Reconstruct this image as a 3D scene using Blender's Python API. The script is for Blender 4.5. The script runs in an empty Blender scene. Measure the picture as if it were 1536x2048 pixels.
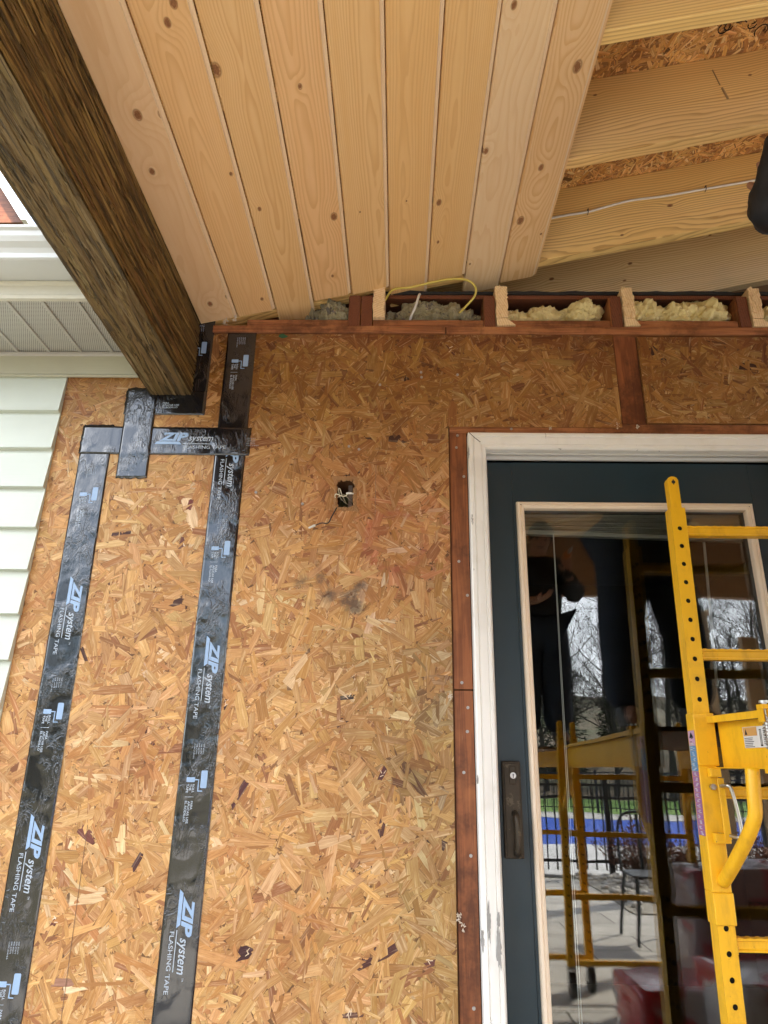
import bpy, bmesh, math, random
import numpy as np
from mathutils import Vector, Matrix, noise as mnoise
PI = math.pi
sc = bpy.context.scene
COL = sc.collection

# ------------------------------------------------------------------ camera
F = 1396.0
Yc = np.array([27., -506., -F]); Yc /= np.linalg.norm(Yc)
Zc = np.array([67., 3854., -F]); Zc /= np.linalg.norm(Zc); Zc -= (Zc @ Yc) * Yc; Zc /= np.linalg.norm(Zc)
Xc = np.cross(Yc, Zc)
R = np.array([Xc, Yc, Zc]); CAM = np.array([0., -1.98, 1.2])
cd = bpy.data.cameras.new('camera'); cam = bpy.data.objects.new('camera', cd); COL.objects.link(cam)
cd.sensor_fit = 'VERTICAL'; cd.sensor_height = 36.0; cd.lens = 36.0 * F / 2048.0
cd.clip_start = 0.01; cd.clip_end = 600
m4 = Matrix.Identity(4)
for i in range(3):
    for j in range(3): m4[i][j] = R[i][j]
    m4[i][3] = CAM[i]
cam.matrix_world = m4
sc.camera = cam
# measuring helpers: where the sight line through a measured point of the survey photo meets a real plane
def ray(px, py): return R @ np.array([px - 768., 1024. - py, -F])
def W(px, py, y=0.):
    d = ray(px, py); return CAM + (y - CAM[1]) / d[1] * d
# ------------------------------------------------------------------ light
SUN_EL = math.radians(37); SUNV = Vector((0.80, -0.60, 0)).normalized() * math.cos(SUN_EL) + Vector((0, 0, math.sin(SUN_EL)))
w = bpy.data.worlds.new("World"); sc.world = w; w.use_nodes = True
wn = w.node_tree; wn.nodes.clear()
wo = wn.nodes.new('ShaderNodeOutputWorld'); wb = wn.nodes.new('ShaderNodeBackground'); sk = wn.nodes.new('ShaderNodeTexSky')
sk.sky_type = 'NISHITA'; sk.sun_disc = False; sk.sun_elevation = SUN_EL
sk.sun_rotation = math.atan2(SUNV.x, SUNV.y); sk.air_density = 1.0; sk.dust_density = 1.6; sk.ozone_density = 1.0
tcw = wn.nodes.new('ShaderNodeTexCoord'); nzw = wn.nodes.new('ShaderNodeTexNoise'); nzw.inputs['Scale'].default_value = 2.6; nzw.inputs['Detail'].default_value = 8
rpw = wn.nodes.new('ShaderNodeValToRGB'); rpw.color_ramp.elements[0].position = .42; rpw.color_ramp.elements[1].position = .66
mxw = wn.nodes.new('ShaderNodeMix'); mxw.data_type = 'RGBA'
wn.links.new(tcw.outputs['Generated'], nzw.inputs['Vector']); wn.links.new(nzw.outputs['Fac'], rpw.inputs['Fac'])
wn.links.new(rpw.outputs['Color'], mxw.inputs[0]); wn.links.new(sk.outputs[0], mxw.inputs[6]); mxw.inputs[7].default_value = (17, 17.5, 18.5, 1)
wn.links.new(mxw.outputs[2], wb.inputs[0]); wb.inputs[1].default_value = 0.13
wn.links.new(wb.outputs[0], wo.inputs[0])
sl = bpy.data.lights.new('sun', 'SUN'); sl.energy = 5.0; sl.angle = math.radians(0.6); sl.color = (1, .91, .78)
so = bpy.data.objects.new('sun', sl); COL.objects.link(so); so.rotation_euler = SUNV.to_track_quat('Z', 'Y').to_euler(); so.location = (8, -6, 9)
sc.view_settings.view_transform = 'Standard'; sc.view_settings.look = 'None'; sc.view_settings.gamma = 1
sc.view_settings.exposure = 2.0
sc.cycles.max_bounces = 9; sc.cycles.diffuse_bounces = 5; sc.cycles.glossy_bounces = 4; sc.cycles.transparent_max_bounces = 12
sc.cycles.sample_clamp_indirect = 4.0; sc.cycles.caustics_reflective = False; sc.cycles.caustics_refractive = False
try:
    sc.cycles.use_denoising = True; sc.cycles.denoiser = 'OPENIMAGEDENOISE'
except Exception: pass

# ------------------------------------------------------------------ node helper
class NT:
    def __init__(s, name):
        s.m = bpy.data.materials.new(name); s.m.use_nodes = True; s.t = s.m.node_tree; s.t.nodes.clear()
        s.out = s.t.nodes.new('ShaderNodeOutputMaterial')
    def n(s, typ, **k):
        nd = s.t.nodes.new(typ)
        for a, v in k.items(): setattr(nd, a, v)
        return nd
    def put(s, sock, v):
        if isinstance(v, E): s.t.links.new(v.o, sock)
        elif isinstance(v, bpy.types.NodeSocket): s.t.links.new(v, sock)
        elif isinstance(v, (tuple, list)):
            sock.default_value = tuple(v) + (1,) if (len(v) == 3 and sock.type == 'RGBA') else tuple(v)
        else: sock.default_value = v
    def math(s, op, *a):
        nd = s.n('ShaderNodeMath', operation=op)
        for i, v in enumerate(a): s.put(nd.inputs[i], v)
        return E(s, nd.outputs[0])
    def uv(s, name=None):
        if name: u = s.n('ShaderNodeUVMap', uv_map=name).outputs[0]
        else: u = s.n('ShaderNodeTexCoord').outputs['UV']
        x = s.n('ShaderNodeSeparateXYZ'); s.t.links.new(u, x.inputs[0]); return E(s, x.outputs[0]), E(s, x.outputs[1])
    def pos(s):
        g = s.n('ShaderNodeNewGeometry'); x = s.n('ShaderNodeSeparateXYZ'); s.t.links.new(g.outputs['Position'], x.inputs[0])
        return [E(s, x.outputs[i]) for i in range(3)]
    def vec(s, x, y, z=0.):
        c = s.n('ShaderNodeCombineXYZ')
        for i, v in enumerate((x, y, z)): s.put(c.inputs[i], v)
        return E(s, c.outputs[0])
    def noise(s, v, scale=1., detail=3., rough=.55, dist=0., col=False):
        nd = s.n('ShaderNodeTexNoise'); s.put(nd.inputs['Vector'], v); nd.inputs['Scale'].default_value = scale
        nd.inputs['Detail'].default_value = detail; nd.inputs['Roughness'].default_value = rough; nd.inputs['Distortion'].default_value = dist
        return E(s, nd.outputs['Color' if col else 'Fac'])
    def vor(s, v, scale=1., feat='F1', out='Distance', rnd=1.):
        nd = s.n('ShaderNodeTexVoronoi', feature=feat); s.put(nd.inputs['Vector'], v); nd.inputs['Scale'].default_value = scale
        nd.inputs['Randomness'].default_value = rnd
        return E(s, nd.outputs[out])
    def mix(s, f, a, b, mode='MIX'):
        nd = s.n('ShaderNodeMix', data_type='RGBA', blend_type=mode); s.put(nd.inputs[0], f); s.put(nd.inputs[6], a); s.put(nd.inputs[7], b)
        return E(s, nd.outputs[2])
    def step(s, x, a, b):
        nd = s.n('ShaderNodeMapRange', interpolation_type='SMOOTHSTEP'); s.put(nd.inputs[0], x); s.put(nd.inputs[1], a); s.put(nd.inputs[2], b)
        nd.inputs[3].default_value = 0; nd.inputs[4].default_value = 1; return E(s, nd.outputs[0])
    def attr(s, name):
        nd = s.n('ShaderNodeAttribute', attribute_name=name); return E(s, nd.outputs['Color'])
    def rnd(s): return E(s, s.n('ShaderNodeObjectInfo').outputs['Random'])
    def bsdf(s, color, rough=.6, bump=None, bdist=.002, bstr=1., metal=0., spec=.5, coat=0., emit=None):
        b = s.n('ShaderNodeBsdfPrincipled'); s.put(b.inputs['Base Color'], color); s.put(b.inputs['Roughness'], rough)
        b.inputs['Metallic'].default_value = metal; b.inputs['Specular IOR Level'].default_value = spec
        if coat: b.inputs['Coat Weight'].default_value = coat; b.inputs['Coat Roughness'].default_value = .08
        if bump is not None:
            bn = s.n('ShaderNodeBump'); bn.inputs['Distance'].default_value = bdist; bn.inputs['Strength'].default_value = bstr
            s.put(bn.inputs['Height'], bump); s.t.links.new(bn.outputs[0], b.inputs['Normal'])
        s.t.links.new(b.outputs[0], s.out.inputs[0]); return s.m
class E:
    def __init__(s, nt, o): s.nt = nt; s.o = o
    def __add__(s, b): return s.nt.math('ADD', s, b)
    __radd__ = __add__
    def __sub__(s, b): return s.nt.math('SUBTRACT', s, b)
    def __rsub__(s, b): return s.nt.math('SUBTRACT', b, s)
    def __mul__(s, b): return s.nt.math('MULTIPLY', s, b)
    __rmul__ = __mul__
    def __truediv__(s, b): return s.nt.math('DIVIDE', s, b)
    def f(s, op, *a): return s.nt.math(op, s, *a)

# ------------------------------------------------------------------ materials
def pine(name, base=(.62, .40, .205), dark=(.42, .22, .085), knots=(), seed=0., c0=.06, h=.05, k=.012, freq=150., amp=.028, contrast=.5, green=0., rough=.5, sat_noise=.6, stain=None):
    """softwood sawn along v; u across (m). growth rings cut by the board face, knots bend the grain."""
    t = NT(name); u, v = t.uv()
    n1 = t.noise(t.vec(u * 3., v * .9, seed), 1., 2.)
    n2 = t.noise(t.vec(u * 9., v * 1.6, seed + 7.), 1., 3.)
    uu = u - c0 + (n1 - .5) * .05
    hh = v * k + h + (n2 - .5) * amp + (n1 - .5) * amp * 1.6
    r = (uu * uu * 1.0 + hh * hh).f('SQRT')
    kd = None; kr = None
    for (ku, kv, kz) in knots:
        du = u - ku; dv = (v - kv) * .62
        d = (du * du + dv * dv).f('SQRT')
        g = (d * d * (-1. / (2 * (kz * 1.9) ** 2))).f('EXPONENT')
        r = r + g * (kz * 1.25)
        wob = t.noise(t.vec(u * 160., v * 120., seed), 1., 2.)
        dm = 1. - t.step(d + (wob - .5) * kz * .5, kz * .42, kz * .62)
        ring = 1. - t.step((d - kz * .62).f('ABSOLUTE'), 0., kz * .22)
        kd = dm if kd is None else kd.f('MAXIMUM', dm)
        kr = ring if kr is None else kr.f('MAXIMUM', ring)
    ph = (r * freq + (t.noise(t.vec(u * 40., v * 3., seed), 1., 2.) - .5) * .5).f('FRACT')
    late = t.step(ph, .35, .93) * (1. - t.step(ph, .93, 1.0))
    vary = t.noise(t.vec(r * (freq * .11), 0., seed), 1., 2.)
    fib = t.noise(t.vec(u * 900., v * 14., seed), 1., 2.)
    fib2 = t.noise(t.vec(u * 60., v * 2.5, seed + 3.), 1., 3.)
    f = late * (vary * 1.3) * contrast
    col = t.mix(f.f('MINIMUM', 1.), base, dark)
    col = t.mix((fib2 - .5) * 1.4 * sat_noise + .1, col, (base[0] * .9, base[1] * .78, base[2] * .62))
    col = t.mix(fib * .22, col, (base[0] * .66, base[1] * .6, base[2] * .5))
    if green: col = t.mix(t.step(t.noise(t.vec(u * 8., v * 2., seed + 9.), 1., 4.), .5, .75) * green, col, (.30, .27, .17))
    if kd is not None:
        col = t.mix(kr * .7, col, (.26, .115, .04))
        kin = t.noise(t.vec(u * 300., v * 180., 2.), 1., 3.)
        col = t.mix(kd, col, t.mix(kin, (.11, .035, .012), (.42, .20, .085)))
    if stain: col = t.mix(.55, col, stain, 'MULTIPLY')
    return t.bsdf(col, rough, bump=fib * .5 + late * -.35, bdist=.0006, bstr=.5, spec=.35)

def osb_mat(name, tintup=True):
    t = NT(name); c = t.attr('Col'); u, v = t.uv('grain'); a, b = t.uv('edge')
    g = t.noise(t.vec(u * 22., v * 330., 0.), 1., 4., .65)
    g2 = t.noise(t.vec(u * 9., v * 130., 4.), 1., 4., .7, .6)
    px, py, pz = t.pos()
    fine = t.noise(t.vec(px * 260., py * 260., pz * 260.), 1., 4., .7)
    col = t.mix(((g - .42) * 2.4 + (g2 - .45) * 2.2).f('MAXIMUM', 0.).f('MINIMUM', 1.) * .75, c, t.mix(.75, c, (.52, .34, .20), 'MULTIPLY'))
    col = t.mix(((.46 - g2) * 3.2).f('MAXIMUM', 0.).f('MINIMUM', .5), col, t.mix(.5, c, (.95, .80, .58)))
    big = t.noise(t.vec(px * 7., py * 7., pz * 7.), 1., 6., .75)
    blot = t.noise(t.vec(px * 2.6 + 4., py, pz * 2.2), 1., 6., .7)
    col = t.mix(t.step(blot, .50, .66) * .5, col, t.mix(1., col, (.70, .50, .38), 'MULTIPLY'))
    hi = t.noise(t.vec(px * 4.3, py + 9., pz * 4.3), 1., 5., .7); col = t.mix(t.step(hi, .55, .72) * .35, col, t.mix(.35, col, (.72, .52, .32)))
    col = t.mix(t.step(big, .52, .72) * .45, col, t.mix(1., col, (.66, .52, .42), 'MULTIPLY'))
    # mould smudges and a faint ring of red marker, where they are on the board
    sm = None; nn = t.noise(t.vec(px * 38., py, pz * 38.), 1., 5., .75)
    for (qx, qy, r_, k_) in ((603, 1165, .026, .8), (632, 1128, .020, .7), (640, 1158, .022, .9), (655, 1190, .026, 1.), (698, 1198, .030, 1.1), (722, 1172, .022, 1.), (712, 1215, .026, 1.), (622, 1208, .018, .6), (870, 1392, .05, .35), (832, 1400, .03, .35), (880, 1595, .04, .35), (665, 1065, .018, .4)):
        P_ = W(qx, qy); dx = px - float(P_[0]); dz = pz - float(P_[2]); g_ = (dx * dx + dz * dz) * (-1. / (r_ * r_)); g_ = g_.f('EXPONENT') * k_; sm = g_ if sm is None else sm + g_
    mk = t.step(sm * (nn * 2.8 - .6), .10, 1.0)
    col = t.mix(mk * .78, col, (.10, .075, .06))
    P_ = W(790, 1082); dx = px - float(P_[0]); dz = pz - float(P_[2]); rr_ = (dx * dx + dz * dz).f('SQRT') - .088
    rg_ = (rr_ * rr_ * (-1. / .00014)).f('EXPONENT') * t.step(nn, .35, .6)
    col = t.mix(rg_ * .42, col, (.36, .07, .05))
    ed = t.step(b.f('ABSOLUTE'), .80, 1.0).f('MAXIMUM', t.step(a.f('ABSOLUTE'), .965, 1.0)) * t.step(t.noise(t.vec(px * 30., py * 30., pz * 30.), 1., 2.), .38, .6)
    col = t.mix(ed * .9, col, (.13, .055, .02))  # strand edges: glue line plus crevice shade, both painted into the colour
    col = t.mix(t.step(fine, .60, .78) * .5, col, (.16, .075, .03))
    gm = t.n('ShaderNodeGamma'); t.put(gm.inputs[0], col); gm.inputs[1].default_value = 1.14
    hs = t.n('ShaderNodeHueSaturation'); t.put(hs.inputs['Color'], gm.outputs[0]); hs.inputs['Hue'].default_value = .506; hs.inputs['Saturation'].default_value = .96; hs.inputs['Value'].default_value = 1.10; col = hs.outputs[0]
    return t.bsdf(col, .58, bump=g * .6 + fine * .5, bdist=.0014, bstr=.9, spec=.35)

def simple(name, col, rough=.5, metal=0., nscale=60., namt=.25, bump=.0, bd=.001, coat=0., spec=.5, dark=None, patch=None):
    t = NT(name); p = t.pos(); v = t.vec(*p)
    n = t.noise(v, nscale, 4., .6); n2 = t.noise(v, nscale * .08, 3.)
    dk = dark or tuple(c * .55 for c in col)
    c = t.mix((n * .5 + n2 * .5 - .25).f('MAXIMUM', 0.) * 2 * namt, col, dk)
    if patch: c = t.mix(t.step(t.noise(v, patch[1], 5., .7), patch[2], patch[2] + .05), c, patch[0])
    return t.bsdf(c, (n2 * .25 + (rough - .12)), bump=n if bump else None, bdist=bd, bstr=bump, metal=metal, coat=coat, spec=spec)

def stained_wood(name, base=(.31, .105, .036), dark=(.13, .040, .015), axis='z', fresh=0.):
    t = NT(name); p = t.pos()
    if axis == 'z': v = t.vec(p[0] * 45., p[1] * 45., p[2] * 2.4); vf = t.vec(p[0] * 500., p[1] * 500., p[2] * 20.)
    else: v = t.vec(p[0] * 2.4, p[1] * 45., p[2] * 45.); vf = t.vec(p[0] * 20., p[1] * 500., p[2] * 500.)
    n = t.noise(v, 1., 4., .6, .6); f = t.noise(vf, 1., 2.)
    wv = ((n * 26.).f('SINE') * .5 + .5) * .5 + n * .5
    big = t.noise(t.vec(*p), 5., 4., .6)
    c = t.mix(wv, base, dark); c = t.mix(t.step(big, .48, .7) * .4, c, (base[0] * 1.4, base[1] * 1.6, base[2] * 1.6)); bg2 = t.noise(t.vec(p[0] * 3., p[1], p[2] * 3.), 1., 6., .75); c = t.mix(t.step(bg2, .46, .62) * .75, c, tuple(q * .55 for q in dark))
    c = t.mix(t.step(f, .66, .8) * .35, c, (.40, .24, .13))
    return t.bsdf(c, .52, bump=wv * .4 + f * .4, bdist=.001, bstr=.6, spec=.35)

def endgrain(name, base=(.66, .44, .22), dark=(.40, .22, .08)):
    t = NT(name); p = t.pos(); r = ((p[0] * 7.) * (p[0] * 7.) + (p[2] - 2.45) * (p[2] - 2.45) * 40.).f('SQRT')
    ring = ((r * 120.).f('SINE') * .5 + .5)
    n = t.noise(t.vec(*p), 130., 4., .7); n2 = t.noise(t.vec(*p), 700., 2., .7)
    c = t.mix(ring * .35 + t.step(n, .5, .75) * .4, base, dark)
    return t.bsdf(c, .8, bump=n + n2 * .5, bdist=.003, bstr=1.)

M = {}
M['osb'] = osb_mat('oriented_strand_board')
M['core'] = simple('board_core', (.16, .07, .028), .8, nscale=90, bump=.5)
M['red'] = stained_wood('red_stained_framing')
M['redx'] = stained_wood('red_stained_plate', (.44, .175, .068), (.17, .06, .024), axis='x')
M['joist'] = stained_wood('dark_joist', (.42, .165, .06), (.16, .055, .02))
M['end'] = endgrain('fresh_cut_end_grain', (.93, .70, .40), (.62, .36, .13))
M['endred'] = endgrain('aged_end_grain', (.20, .062, .022), (.06, .02, .01))
M['black'] = simple('black_plastic', (.012, .012, .013), .45)
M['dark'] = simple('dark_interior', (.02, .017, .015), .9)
M['felt'] = simple('roofing_felt', (.018, .018, .018), .85, bump=.8, bd=.003)
M['insul'] = simple('mineral_wool', (.56, .50, .30), .95, nscale=200, namt=.7, bump=1., bd=.012, dark=(.20, .17, .10), patch=((.20, .17, .13), 26., .56))
M['insuly'] = simple('glass_wool', (.98, .84, .42), .95, nscale=220, namt=.6, bump=.8, bd=.008, dark=(.60, .48, .20))
def trim_mat(name, col, chip=(.30, .29, .28), th=.70):
    t = NT(name); p = t.pos()
    s = t.noise(t.vec(p[0] * 60., p[1] * 40., p[2] * 9.), 1., 5., .65); st = t.noise(t.vec(p[0] * 260., p[1] * 200., p[2] * 8.), 1., 2.)
    d = t.noise(t.vec(*p), 9., 4.)
    c = t.mix(t.step(s, th, th + .015), col, chip); c = t.mix(t.step(d, .5, .75) * .18, c, (.42, .36, .27))
    c = t.mix(t.step(st, .68, .74) * .25, c, (col[0] * .72, col[1] * .66, col[2] * .6))
    return t.bsdf(c, .38, bump=st * .5 + t.step(s, th, th + .015) * -1., bdist=.0008, bstr=.6)
M['white'] = trim_mat('white_door_trim_paint', (.84, .83, .79))
M['cream'] = trim_mat('cream_glazing_frame', (.80, .67, .52), (.35, .25, .17), .73)
M['jamb'] = trim_mat('grey_white_jamb', (.60, .60, .58))
M['door'] = simple('dark_teal_door_paint', (.008, .026, .037), .42, nscale=180, namt=.25, bump=.12, bd=.0006)
M['bronze'] = simple('aged_bronze', (.055, .042, .028), .5, metal=.6, nscale=90, namt=.8, bump=.4, bd=.0008, patch=((.10, .08, .055), 55., .6))
M['steel'] = simple('zinc_steel', (.55, .55, .53), .35, metal=1., nscale=200, namt=.4)
M['nail'] = simple('nail_head', (.42, .40, .38), .45, metal=.7, nscale=300, namt=.6)
M['yellow'] = simple('yellow_scaffold_paint', (.84, .44, .010), .36, nscale=140, namt=.12, bump=.15, bd=.0008, dark=(.62, .27, .006), patch=((.10, .05, .015), 75., .735))
_t = NT('yellow_scaffold_paint'); _p = _t.pos(); _v = _t.vec(*_p)
_c = _t.mix(_t.step(_t.noise(_t.vec(_p[0] * 30., _p[1] * 30., _p[2] * 7.), 1., 5., .7), .45, .75) * .55, (.84, .46, .012), (.52, .25, .012))
_s = _t.noise(_t.vec(_p[0] * 150., _p[1] * 150., _p[2] * 60.), 1., 5., .75); _ch = _t.step(_s, .66, .69) * _t.step(_t.noise(_v, 14., 3.), .48, .58)
_d = _t.noise(_v, 5., 6., .75); _c = _t.mix(_t.step(_d, .50, .70) * .28, _c, (.30, .17, .04)); _c = _t.mix(_ch, _c, (.05, .025, .012)); _o = _t.noise(_v, 500., 2.)
M['yellow'] = _t.bsdf(_c, _d * .3 + .25, bump=_s * .3 + _o * .25 - _ch * .6, bdist=.0012, bstr=.5)
M['alu'] = simple('white_aluminium', (.62, .64, .63), .4, nscale=30, namt=.1)
M['cable_y'] = simple('yellow_cable_jacket', (.62, .50, .10), .45)
M['cable_w'] = simple('white_cable_jacket', (.70, .68, .62), .4)
M['wire_b'] = simple('black_wire', (.02, .02, .02), .4)
M['wire_c'] = simple('cream_wire', (.72, .66, .48), .4)
M['olive'] = simple('olive_cavity_back', (.16, .16, .07), .8)
M['stud'] = simple('grey_cavity_strip', (.36, .28, .24), .8)
def tape_mat():
    t = NT('black_flashing_tape'); p = t.pos(); n0 = t.noise(t.vec(*p), 9., 2.)
    a = t.noise(t.vec(p[0] * 34., p[1] * 30., p[2] * 16.), 1., 4., .6, 1.2); b = t.noise(t.vec(p[0] * 120., 0., p[2] * 60.), 1., 3., .6, 1.5)
    am = t.step(n0, .40, .62)
    lines = t.step((a - .5).f('ABSOLUTE'), 0., .06)
    c = t.mix(t.noise(t.vec(*p), 40., 4.), (.003, .0035, .005), (.007, .008, .012))
    return t.bsdf(c, .13, bump=(a * am * 1.0 + b * am * .25 + a * .10 + lines * am * .35), bdist=.0026, bstr=.7, spec=1.)
M['tape'] = tape_mat()
M['print'] = simple('pale_blue_print', (.30, .43, .62), .45, nscale=400, namt=.2)
M['printw'] = simple('grey_white_print', (.42, .48, .55), .45, nscale=400, namt=.2)
def siding_mat(name, col):
    t = NT(name); p = t.pos(); g = t.noise(t.vec(p[0] * 6., p[1] * 90., p[2] * 220.), 1., 4., .6, .8); d = t.noise(t.vec(*p), 7., 4.)
    c = t.mix(t.step(d, .4, .8) * .2, col, tuple(q * .75 for q in col)); c = t.mix(g * .12, c, tuple(q * .8 for q in col))
    return t.bsdf(c, .42, bump=g, bdist=.0009, bstr=.5)
M['siding'] = siding_mat('sage_cream_vinyl', (.56, .60, .52)); M['creamtrim'] = siding_mat('cream_vinyl_trim', (.46, .45, .34))
def soffit_mat():
    t = NT('perforated_soffit'); u, v = t.uv()
    s = .0066; q = (v / s); row = q.f('FLOOR'); uu = u / s + (row * .5).f('FRACT')
    a = uu.f('FRACT') - .5; b = q.f('FRACT') - .5
    hole = 1. - t.step((a * a + b * b).f('SQRT'), .20, .30)
    fl = t.step((u / .105).f('FRACT'), .08, .12)
    c = t.mix(hole * fl, (.50, .49, .44), (.03, .03, .03))
    return t.bsdf(c, .5)
M['soffit'] = soffit_mat(); M['soffitrib'] = simple('soffit_rib', (.50, .49, .44), .5)

# ------------------------------------------------------------------ mesh helper
class MB:
    def __init__(s): s.v = []; s.f = []; s.uv = []; s.mi = []
    def add(s, vs, fs, uvs=None, mi=0):
        o = len(s.v); s.v += [tuple(map(float, q)) for q in vs]
        for k, f in enumerate(fs):
            s.f.append(tuple(o + i for i in f)); s.mi.append(mi)
            s.uv.append([tuple(uvs[i]) for i in f] if uvs else None)
        return s
    def box(s, x0, x1, y0, y1, z0, z1, mi=0, uvax=None):
        vs = [(x, y, z) for z in (z0, z1) for y in (y0, y1) for x in (x0, x1)]
        fs = [(0, 2, 3, 1), (4, 5, 7, 6), (0, 1, 5, 4), (2, 6, 7, 3), (0, 4, 6, 2), (1, 3, 7, 5)]
        o = len(s.v); s.v += vs
        for f in fs:
            s.f.append(tuple(o + i for i in f)); s.mi.append(mi)
            s.uv.append([uvax(vs[i]) for i in f] if uvax else None)
        return s
    def prism(s, prof, p0, p1, A, B, mi=0, uvf=None, caps=True):
        """profile [(a,b)] in axes A,B swept from p0 to p1"""
        A = np.array(A, float); B = np.array(B, float); n = len(prof); vs = []
        for P in (np.array(p0, float), np.array(p1, float)):
            for a, b in prof: vs.append(P + a * A + b * B)
        fs = [(i, (i + 1) % n, n + (i + 1) % n, n + i) for i in range(n)]
        if caps: fs += [tuple(range(n))[::-1], tuple(range(n, 2 * n))]
        L = float(np.linalg.norm(np.array(p1, float) - np.array(p0, float)))
        uvs = [(prof[i % n][0] + prof[i % n][1] + (uvf or (0, 0))[0], (0 if i < n else L) + (uvf or (0, 0))[1]) for i in range(2 * n)]
        return s.add(vs, fs, uvs, mi)
    def tube(s, pts, r, seg=10, mi=0, closed=False, caps=True):
        P = [Vector(p) for p in pts]; n = len(P); rs = r if isinstance(r, (list, tuple)) else [r] * n
        T = [(P[min(i + 1, n - 1)] - P[max(i - 1, 0)]).normalized() for i in range(n)]
        up = Vector((0, 0, 1)) if abs(T[0].z) < .9 else Vector((1, 0, 0)); N = T[0].cross(up).normalized(); vs = []
        for i in range(n):
            N = (N - N.dot(T[i]) * T[i]).normalized(); Bn = T[i].cross(N)
            for k in range(seg):
                a = 2 * PI * k / seg; vs.append(P[i] + (N * math.cos(a) + Bn * math.sin(a)) * rs[i])
        fs = [(i * seg + k, i * seg + (k + 1) % seg, (i + 1) * seg + (k + 1) % seg, (i + 1) * seg + k) for i in range(n - 1) for k in range(seg)]
        if caps: fs += [tuple(range(seg))[::-1], tuple(range((n - 1) * seg, n * seg))]
        return s.add(vs, fs, None, mi)
    def disc(s, c, r, n=(0, -1, 0), seg=16, h=.002, mi=0):
        c = Vector(c); n = Vector(n).normalized(); return s.tube([c, c + n * h], r, seg, mi)
    def build(s, name, mat, parent=None, bevel=0., smooth=False, kind=None, **props):
        me = bpy.data.meshes.new(name); me.from_pydata(s.v, [], s.f); me.update()
        mats = mat if isinstance(mat, (list, tuple)) else [mat]
        for m_ in mats: me.materials.append(M[m_] if isinstance(m_, str) else m_)
        me.polygons.foreach_set('material_index', s.mi)
        if any(u is not None for u in s.uv):
            L = me.uv_layers.new(name='UVMap'); flat = []
            for f, u in zip(s.f, s.uv): 
                for k in range(len(f)): flat += list(u[k]) if u else [0., 0.]
            L.data.foreach_set('uv', flat)
        o = bpy.data.objects.new(name, me); COL.objects.link(o)
        bm = bmesh.new(); bm.from_mesh(me); bmesh.ops.recalc_face_normals(bm, faces=bm.faces); bm.to_mesh(me); bm.free()
        if smooth: me.polygons.foreach_set('use_smooth', [True] * len(me.polygons))
        if bevel:
            md = o.modifiers.new('bevel', 'BEVEL'); md.width = bevel; md.segments = 2; md.limit_method = 'ANGLE'; md.angle_limit = .6
        if parent is not None:
            o.parent = parent; o.matrix_parent_inverse = Matrix.Translation(-parent.location)
        for k_, v_ in props.items(): o[k_] = v_
        if kind: o['kind'] = kind
        return o
def thing(name, label, cat, loc=(0, 0, 0), group=None):
    o = bpy.data.objects.new(name, None); COL.objects.link(o); o.location = loc; o.empty_display_size = .1
    o['label'] = label; o['category'] = cat
    if group: o['group'] = group
    return o
def tag(o, label, cat, group=None):
    o['label'] = label; o['category'] = cat
    if group: o['group'] = group
    return o
def smooth_path(pts, n=8):
    P = [Vector(p) for p in pts]; out = []
    for i in range(len(P) - 1):
        p0 = P[max(i - 1, 0)]; p1 = P[i]; p2 = P[i + 1]; p3 = P[min(i + 2, len(P) - 1)]
        for k in range(n):
            t = k / n; out.append(.5 * ((2 * p1) + (p2 - p0) * t + (2 * p0 - 5 * p1 + 4 * p2 - p3) * t * t + (3 * p1 - p0 - 3 * p2 + p3) * t ** 3))
    out.append(P[-1]); return out
def blob(c, sc3, seed=0, sub=4, amp=.25, fr=2.5):
    bm = bmesh.new(); bmesh.ops.create_icosphere(bm, subdivisions=sub, radius=1.)
    for v in bm.verts:
        d = v.co.normalized(); n = mnoise.fractal(d * fr + Vector((seed * 3.1, seed, 0)), .7, 2.2, 6)
        v.co = d * (1 + amp * n * 1.6)
    vs = [(c[0] + v.co.x * sc3[0], c[1] + v.co.y * sc3[1], c[2] + v.co.z * sc3[2]) for v in bm.verts]
    fs = [tuple(v.index for v in f.verts) for f in bm.faces]; bm.free(); return vs, fs

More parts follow.
